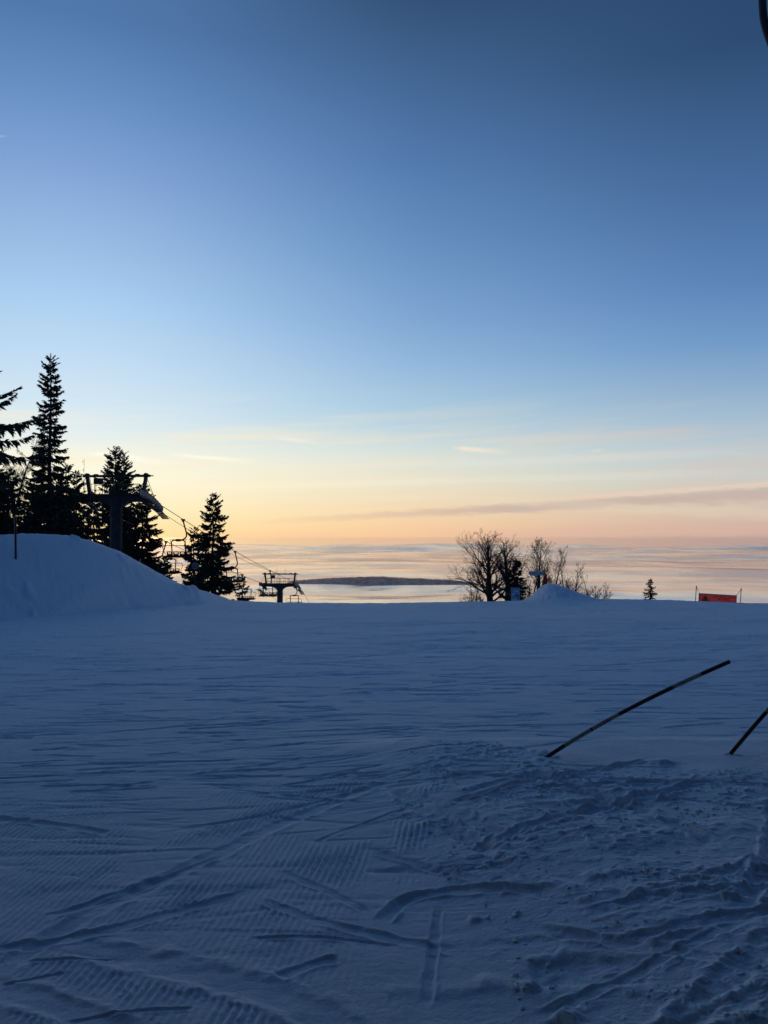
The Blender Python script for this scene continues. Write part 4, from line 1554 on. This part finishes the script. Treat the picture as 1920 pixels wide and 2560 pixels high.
# ------------------------------------------------------------------ red banner
def banner():
    Yb = 38.4
    tl, tr_ = at(1748, 1483, Yb), at(1841, 1488.5, Yb)
    wv = tr_ - tl
    Wd = float(np.hypot(wv[0], wv[2]))
    Hh = 0.62
    tilt = math.atan2(-wv[2], wv[0])
    root = tag(empty('warning_banner', (float(tl[0] + tr_[0]) / 2, Yb, float(tl[2] + tr_[2]) / 2)), 'red warning banner strung between two thin posts on the crest', 'banner')
    root.rotation_euler = (0, tilt, 0)
    n = 24
    pf = MB()
    for k in range(n):
        xa, xb = -Wd / 2 + Wd * k / n, -Wd / 2 + Wd * (k + 1) / n
        pf.box(((xa + xb) / 2, 0.0, -Hh / 2), (xb - xa, 0.008, Hh))
    pn = MB()
    pn.box((0, 0, -Hh / 2), (Wd, 0.010, Hh))
    pan = pn.build('panel', M['banner_red'], root)
    ed = MB()
    ed.box((0, -0.002, -0.012), (Wd + 0.02, 0.022, 0.030))
    for s in (-1, 1):
        ed.box((s * Wd / 2, -0.002, -Hh / 2 - 0.015), (0.030, 0.024, Hh))
    ed.build('edging', M['banner_edge'], root)
    text_mesh('PISTE NON DAMEE', 0.125, 'lettering', M['ink'], pan, (0.17 * Wd, -0.0075, -0.125))
    text_mesh('SECURISEE', 0.125, 'lettering', M['ink'], pan, (0.17 * Wd, -0.0075, -0.235))
    wt_ = MB()
    wt_.prism([(-0.40 * Wd - 0.03, -0.34), (-0.225 * Wd - 0.03, -0.34), (-0.3125 * Wd - 0.03, -0.085)], 'y', -0.010, -0.0055)
    tri = wt_.build('warning_triangle', M['warn_yellow'], pan)
    ex = MB()
    cxm = -0.3125 * Wd - 0.03
    ex.prism([(cxm - 0.022, -0.13), (cxm + 0.022, -0.13), (cxm + 0.012, -0.25), (cxm - 0.012, -0.25)], 'y', -0.014, -0.0105)
    ex.box((cxm, -0.012, -0.285), (0.032, 0.0036, 0.032))
    for (a, b) in (((-0.40 * Wd - 0.03, -0.34), (cxm, -0.085)), ((-0.225 * Wd - 0.03, -0.34), (cxm, -0.085)), ((-0.40 * Wd - 0.03, -0.34), (-0.225 * Wd - 0.03, -0.34))):
        ex.bar((a[0], -0.0125, a[1]), (b[0], -0.0125, b[1]), 0.003, 0.018)
    ex.build('exclamation_mark', M['black'], tri)
    # posts and tie ropes
    for (ut, vt, ub, vb, cu_, cv_, lab) in ((1741, 1466.5, 1738.5, 1504, 1748.5, 1483, 'thin dark post at the left end of the red banner'),
                                           (1853, 1472.5, 1851, 1508, 1841, 1488.5, 'thin dark post at the right end of the red banner')):
        a, b = at(ut, vt, Yb), at(ub, vb, Yb)
        b = b + (b - a) * 0.8
        pm = MB()
        pm.tube([tuple(b), tuple(a)], 0.018, 8)
        pm.tube([tuple(a - np.array([0, 0, 0.05])), tuple(a + np.array([0, 0, 0.03]))], 0.026, 8)
        po = pm.build('banner_post', M['dark_steel'])
        tag(po, lab, 'post', 'posts holding the red banner')
        c_ = at(cu_, cv_, Yb)
        rp = MB()
        mid = (a + c_) / 2 - np.array([0, 0, 0.03])
        rp.tube([tuple(a), tuple(mid), tuple(c_)], 0.010, 5)
        ro = rp.build('tie_rope', M['rope'])
        ro.parent = po


banner()


# ------------------------------------------------------------------ signs at the small mound
def arrow_sign():
    Ya = 45.0
    c_ = at(1341, 1433, Ya)
    gz = ground_z(c_[0], Ya)
    root = tag(empty('arrow_sign', (c_[0], Ya, gz)), 'white arrow sign pointing left above the small snow mound', 'sign')
    zc = c_[2] - gz
    W2, H2_ = 0.36, 0.115
    outline = [(-W2 - 0.07, zc), (-W2, zc + H2_), (W2, zc + H2_), (W2, zc - H2_), (-W2, zc - H2_)]
    pn = MB()
    pn.prism(outline, 'y', -0.012, 0.012)
    p = pn.build('sign_panel', M['sign_white'], root)
    tipm = MB()
    tipm.prism([(-W2 - 0.075, zc), (-W2 + 0.01, zc + H2_ + 0.003), (-W2 + 0.01, zc - H2_ - 0.003)], 'y', -0.020, -0.0125)
    tipm.build('arrow_tip', M['sign_blue'], p)
    lt = MB()
    rng = random.Random(4)
    x = -0.26
    while x < 0.10:
        wd = rng.uniform(0.018, 0.034)
        lt.box((x + wd / 2, -0.0145, zc + 0.0), (wd, 0.004, rng.choice((0.045, 0.045, 0.06))))
        x += wd + 0.012
    lt.build('lettering', M['sign_blue'], p)
    em = MB()
    em.tube([(0.25, -0.018, zc), (0.25, -0.0125, zc)], 0.055, 14)
    em.build('route_disc', M['sign_blue'], p)
    eg = MB()
    eg.box((W2 + 0.012, 0, zc), (0.024, 0.03, 2 * H2_))
    eg.box((0, 0.0, zc - H2_ - 0.006), (2 * W2, 0.03, 0.012))
    eg.build('sign_frame', M['sign_blue'], root)
    ps = MB()
    ps.tube([(0.04, 0.04, -0.4), (0.04, 0.04, zc + 0.1)], 0.028, 8)
    ps.tube([(0.21, 0.04, -0.4), (0.21, 0.04, zc + 0.1)], 0.028, 8)
    ps.build('sign_post', M['dark_steel'], root)


arrow_sign()


def info_board():
    Yb = 44.0
    a, b = at(1277, 1469, Yb), at(1300, 1505, Yb)
    gz = ground_z((a[0] + b[0]) / 2, Yb)
    wd = b[0] - a[0]
    cx = (a[0] + b[0]) / 2
    root = tag(empty('information_board', (cx, Yb, gz)), 'pale blue information board beside the thickest leafless trunk', 'sign')
    z1, z0 = a[2] - gz, b[2] - gz - 0.15
    pn = MB()
    pn.box((0, 0, (z0 + z1) / 2), (wd, 0.03, z1 - z0))
    p = pn.build('board_panel', M['board_blue'], root)
    for (x, z, w_, h_, mm) in ((0.06, 0.80, 0.22, 0.13, 'sign_white'), (-0.13, 0.62, 0.14, 0.10, 'sign_white'), (0.08, 0.52, 0.20, 0.08, 'sign_blue'),
                               (-0.06, 0.30, 0.30, 0.12, 'sign_white'), (0.12, 0.12, 0.14, 0.16, 'sign_white')):
        q = MB()
        q.box((x * wd / 0.5, -0.0172, z0 + (z1 - z0) * z), (w_ * wd / 0.5, 0.004, h_ * 0.9))
        q.build('printed_field', M[mm], p)
    fr = MB()
    for s in (-1, 1):
        fr.box((s * (wd / 2 + 0.025), 0, (z1 - 0.5) / 2), (0.05, 0.06, z1 + 0.56))
    fr.box((0, 0, z1 + 0.02), (wd, 0.05, 0.04))
    fr.build('board_frame', M['dark_steel'], root)


info_board()


def flag():
    Yf = 37.0
    t_, b_ = at(1362, 1422, Yf), at(1359.5, 1474, Yf)
    gz = ground_z(b_[0], Yf)
    root = tag(empty('red_flag', (b_[0], Yf, gz)), 'dark red furled flag on a thin pole behind the small mound', 'flag')
    top = Vector((t_[0] - b_[0], 0, t_[2] - gz))
    pm = MB()
    pm.tube([(-0.01, 0, -0.4), (0, 0, 0), tuple(top)], 0.019, 8)
    pm.tube([tuple(top - Vector((0, 0, .02))), tuple(top + Vector((0, 0, 0.03)))], 0.032, 8)
    pm.build('flag_pole', M['dark_steel'], root)
    # furled cloth: a drooping sheet with folds
    zt, zb = at(1361, 1437, Yf)[2] - gz, at(1358, 1472, Yf)[2] - gz
    n, k = 14, 22
    V, Fc = [], []
    for i in range(n + 1):
        t = i / n
        z = zt + (zb - zt) * t
        wd = 0.05 + 0.085 * math.sin(math.pi * min(1, t * 1.6) / 2) - 0.035 * max(0, t - 0.55)
        cx = top.x * (z / top.z) + 0.045 - 0.055 * t
        for j in range(k):
            a = 2 * math.pi * j / k
            rr = 1 + 0.22 * math.sin(3 * a + 2 * t) + 0.1 * math.sin(7 * a)
            V.append((cx + wd * 0.75 * rr * math.cos(a), 0.05 * rr * math.sin(a) - 0.02, z - 0.03 * math.cos(a) * (1 - t)))
    for i in range(n):
        for j in range(k):
            j2 = (j + 1) % k
            Fc.append((i * k + j, i * k + j2, (i + 1) * k + j2, (i + 1) * k + j))
    m_ = MB()
    m_.v, m_.f = V, Fc + [tuple(range(k)), tuple(n * k + j for j in range(k))]
    m_.build('flag_cloth', M['flag'], root, smooth=True)


flag()


def ten_sign():
    Ys = 50.0
    c_ = at(488, 1415, Ys)
    gz = ground_z(c_[0], Ys)
    root = tag(empty('round_sign', (c_[0], Ys, gz)), 'round dark red sign with the number 10 before the smaller spruce', 'sign')
    z = c_[2] - gz
    d = MB()
    d.tube([(0, 0.01, z), (0, -0.01, z)], 0.215, 28)
    p = d.build('sign_disc', M['sign_red'], root)
    r_ = MB()
    n = 28
    for k in range(n):
        a, b = 2 * math.pi * k / n, 2 * math.pi * (k + 1) / n
        r_.bar((0.2 * math.cos(a), -0.014, z + 0.2 * math.sin(a)), (0.2 * math.cos(b), -0.014, z + 0.2 * math.sin(b)), 0.006, 0.03)
    r_.build('sign_rim', M['grey_print'], p)
    text_mesh('10', 0.24, 'number', M['grey_print'], p, (0, -0.014, z - 0.0))
    ps = MB()
    ps.tube([(0, 0.035, -0.4), (0, 0.035, z + 0.1)], 0.025, 8)
    ps.build('sign_post', M['dark_steel'], root)


ten_sign()


# ------------------------------------------------------------------ marker poles
def bent_pole(name, px_pts, Yd, rad, bands, label, drift):
    P = []
    for k, (u, v) in enumerate(px_pts):
        P.append(at(u, v, Yd + drift * k / (len(px_pts) - 1)))
    P = np.array(P)
    # resample smoothly
    t = np.linspace(0, 1, len(P))
    co = [np.polyfit(t, P[:, i], min(3, len(P) - 1)) for i in range(3)]
    f = lambda s: tuple(np.polyval(c, s) for c in co)
    root = tag(empty(name, f(0.0)), label, 'marker pole', 'slanting marker poles in the snow')
    o0 = np.array(f(0.0))
    for (a, b, mm, part) in bands:
        m_ = MB()
        ss = np.linspace(a, b, 9)
        m_.tube([tuple(np.array(f(s)) - o0) for s in ss], rad * (1.0 if part == 'pole_section' else 1.03), 14)
        m_.build(part, M[mm], root, smooth=False)
    return root


bent_pole('marker_pole', [(1366, 1893), (1430, 1852), (1495, 1815), (1560, 1779), (1626, 1744), (1692, 1714), (1758, 1683), (1824, 1654)], 5.66, 0.0142,
          [(-0.12, 0.10, 'pole_dark', 'pole_section'), (0.10, 0.245, 'pole_band', 'grey_band'), (0.245, 0.255, 'pole_dark', 'pole_section'),
           (0.255, 0.40, 'pole_band', 'grey_band'), (0.40, 0.69, 'pole_dark', 'pole_section'), (0.69, 0.845, 'pole_band', 'grey_band'), (0.845, 1.0, 'pole_red', 'pole_section')],
          'long bent dark marker pole with grey bands slanting up to the right', 0.0)
bent_pole('marker_pole', [(1829, 1881), (1880, 1821), (1930, 1764), (2010, 1678), (2090, 1600)], 5.72, 0.0145,
          [(-0.12, 0.42, 'pole_red', 'pole_section'), (0.42, 0.62, 'pole_band', 'grey_band'), (0.62, 1.0, 'pole_dark', 'pole_section')],
          'shorter dark marker pole running out of the picture at the right edge', 0.0)


def bank_post():
    Yp = 23.0
    b_ = at(40, 1357, Yp)
    gz = ground_z(b_[0], Yp)
    t_ = at(38.5, 1292, Yp)
    m_ = MB()
    root = tag(empty('piste_post', (b_[0], Yp, gz)), 'thin upright dark post stuck in the top of the left snow bank', 'post')
    m_.tube([(0.02, 0, -0.4), (0.0, 0, 0), (t_[0] - b_[0], 0, t_[2] - gz)], 0.032, 9)
    m_.build('shaft', M['pole_dark'], root)
    c_ = MB()
    zz = t_[2] - gz
    c_.tube([(t_[0] - b_[0], 0, zz - 0.25), (t_[0] - b_[0], 0, zz + 0.02)], 0.036, 9)
    c_.build('cap_band', M['pole_dark'], root)


bank_post()


# ------------------------------------------------------------------ mountain lodge added unseen behind the camera to shade the near snow
def blocker():
    root = tag(empty('sky_blocker', (0, -3.2, -0.3)), 'dark timber lodge with a wide roof overhang added unseen behind the viewpoint to shade the near snow', 'blocker')
    wl = MB()
    wl.box((0, -4.0, 2.6), (38, 8.0, 5.8))
    wall = wl.build('wall', M['bark'], root)
    rf = MB()
    rf.prism([(-10.5, 5.6), (-4.0, 9.4), (6.0, 5.4), (6.0, 5.1), (-4.0, 9.05), (-10.5, 5.3)], 'x', -20.0, 20.0)
    rf.build('roof', M['dark_steel'], root)
    for x in (-8, -4.5, 4.5, 8):
        fm = MB()
        for dx in (-.65, .65):
            fm.box((x + dx, 0.03, 2.4), (0.1, 0.08, 1.3))
        for dz in (-.65, .65):
            fm.box((x, 0.03, 2.4 + dz), (1.4, 0.08, 0.1))
        f = fm.build('window', M['bark'], root)
        g = MB()
        g.box((x, 0.012, 2.4), (1.2, 0.02, 1.2))
        g.build('pane', M['dark_steel'], f)
    d = MB()
    d.box((0, 0.03, 1.35), (1.1, 0.06, 2.1))
    d.build('door', M['pole_dark'], root)


blocker()

# ------------------------------------------------------------------ unidentified curved metal piece at the right edge, shaped as a mast
def mast():
    Ym = 6.0
    pts = [at(u, v, Ym) for u, v in ((2030, 2000), (2026, 800), (2018, 420), (2000, 320), (1976, 240), (1950, 170), (1931, 118), (1917, 80), (1909, 48), (1906, 10), (1905, -40), (1904, -120), (1906, -190), (1930, -260), (1990, -300))]
    gz = ground_z(pts[0][0], Ym)
    base = np.array([pts[0][0], Ym, gz])
    root = tag(empty('curved_mast', tuple(base)), 'dark curved metal mast showing at the top right corner', 'lamp mast')
    P = [Vector((0, 0, -0.3))] + [Vector(p - base) for p in pts[1:]]
    # smooth
    for _ in range(2):
        q = [P[0]]
        for a, b in zip(P[:-1], P[1:]):
            q += [a.lerp(b, 0.25), a.lerp(b, 0.75)]
        q.append(P[-1])
        P = q
    m_ = MB()
    m_.tube(P, 0.029, 14)
    m_.build('mast_pole', M['steel'], root, smooth=True)
    h_ = MB()
    e = P[-1]
    h_.box((e.x + 0.18, e.y, e.z - 0.02), (0.42, 0.2, 0.1))
    h_.build('mast_head', M['dark_steel'], root, bevel=0.02)


mast()
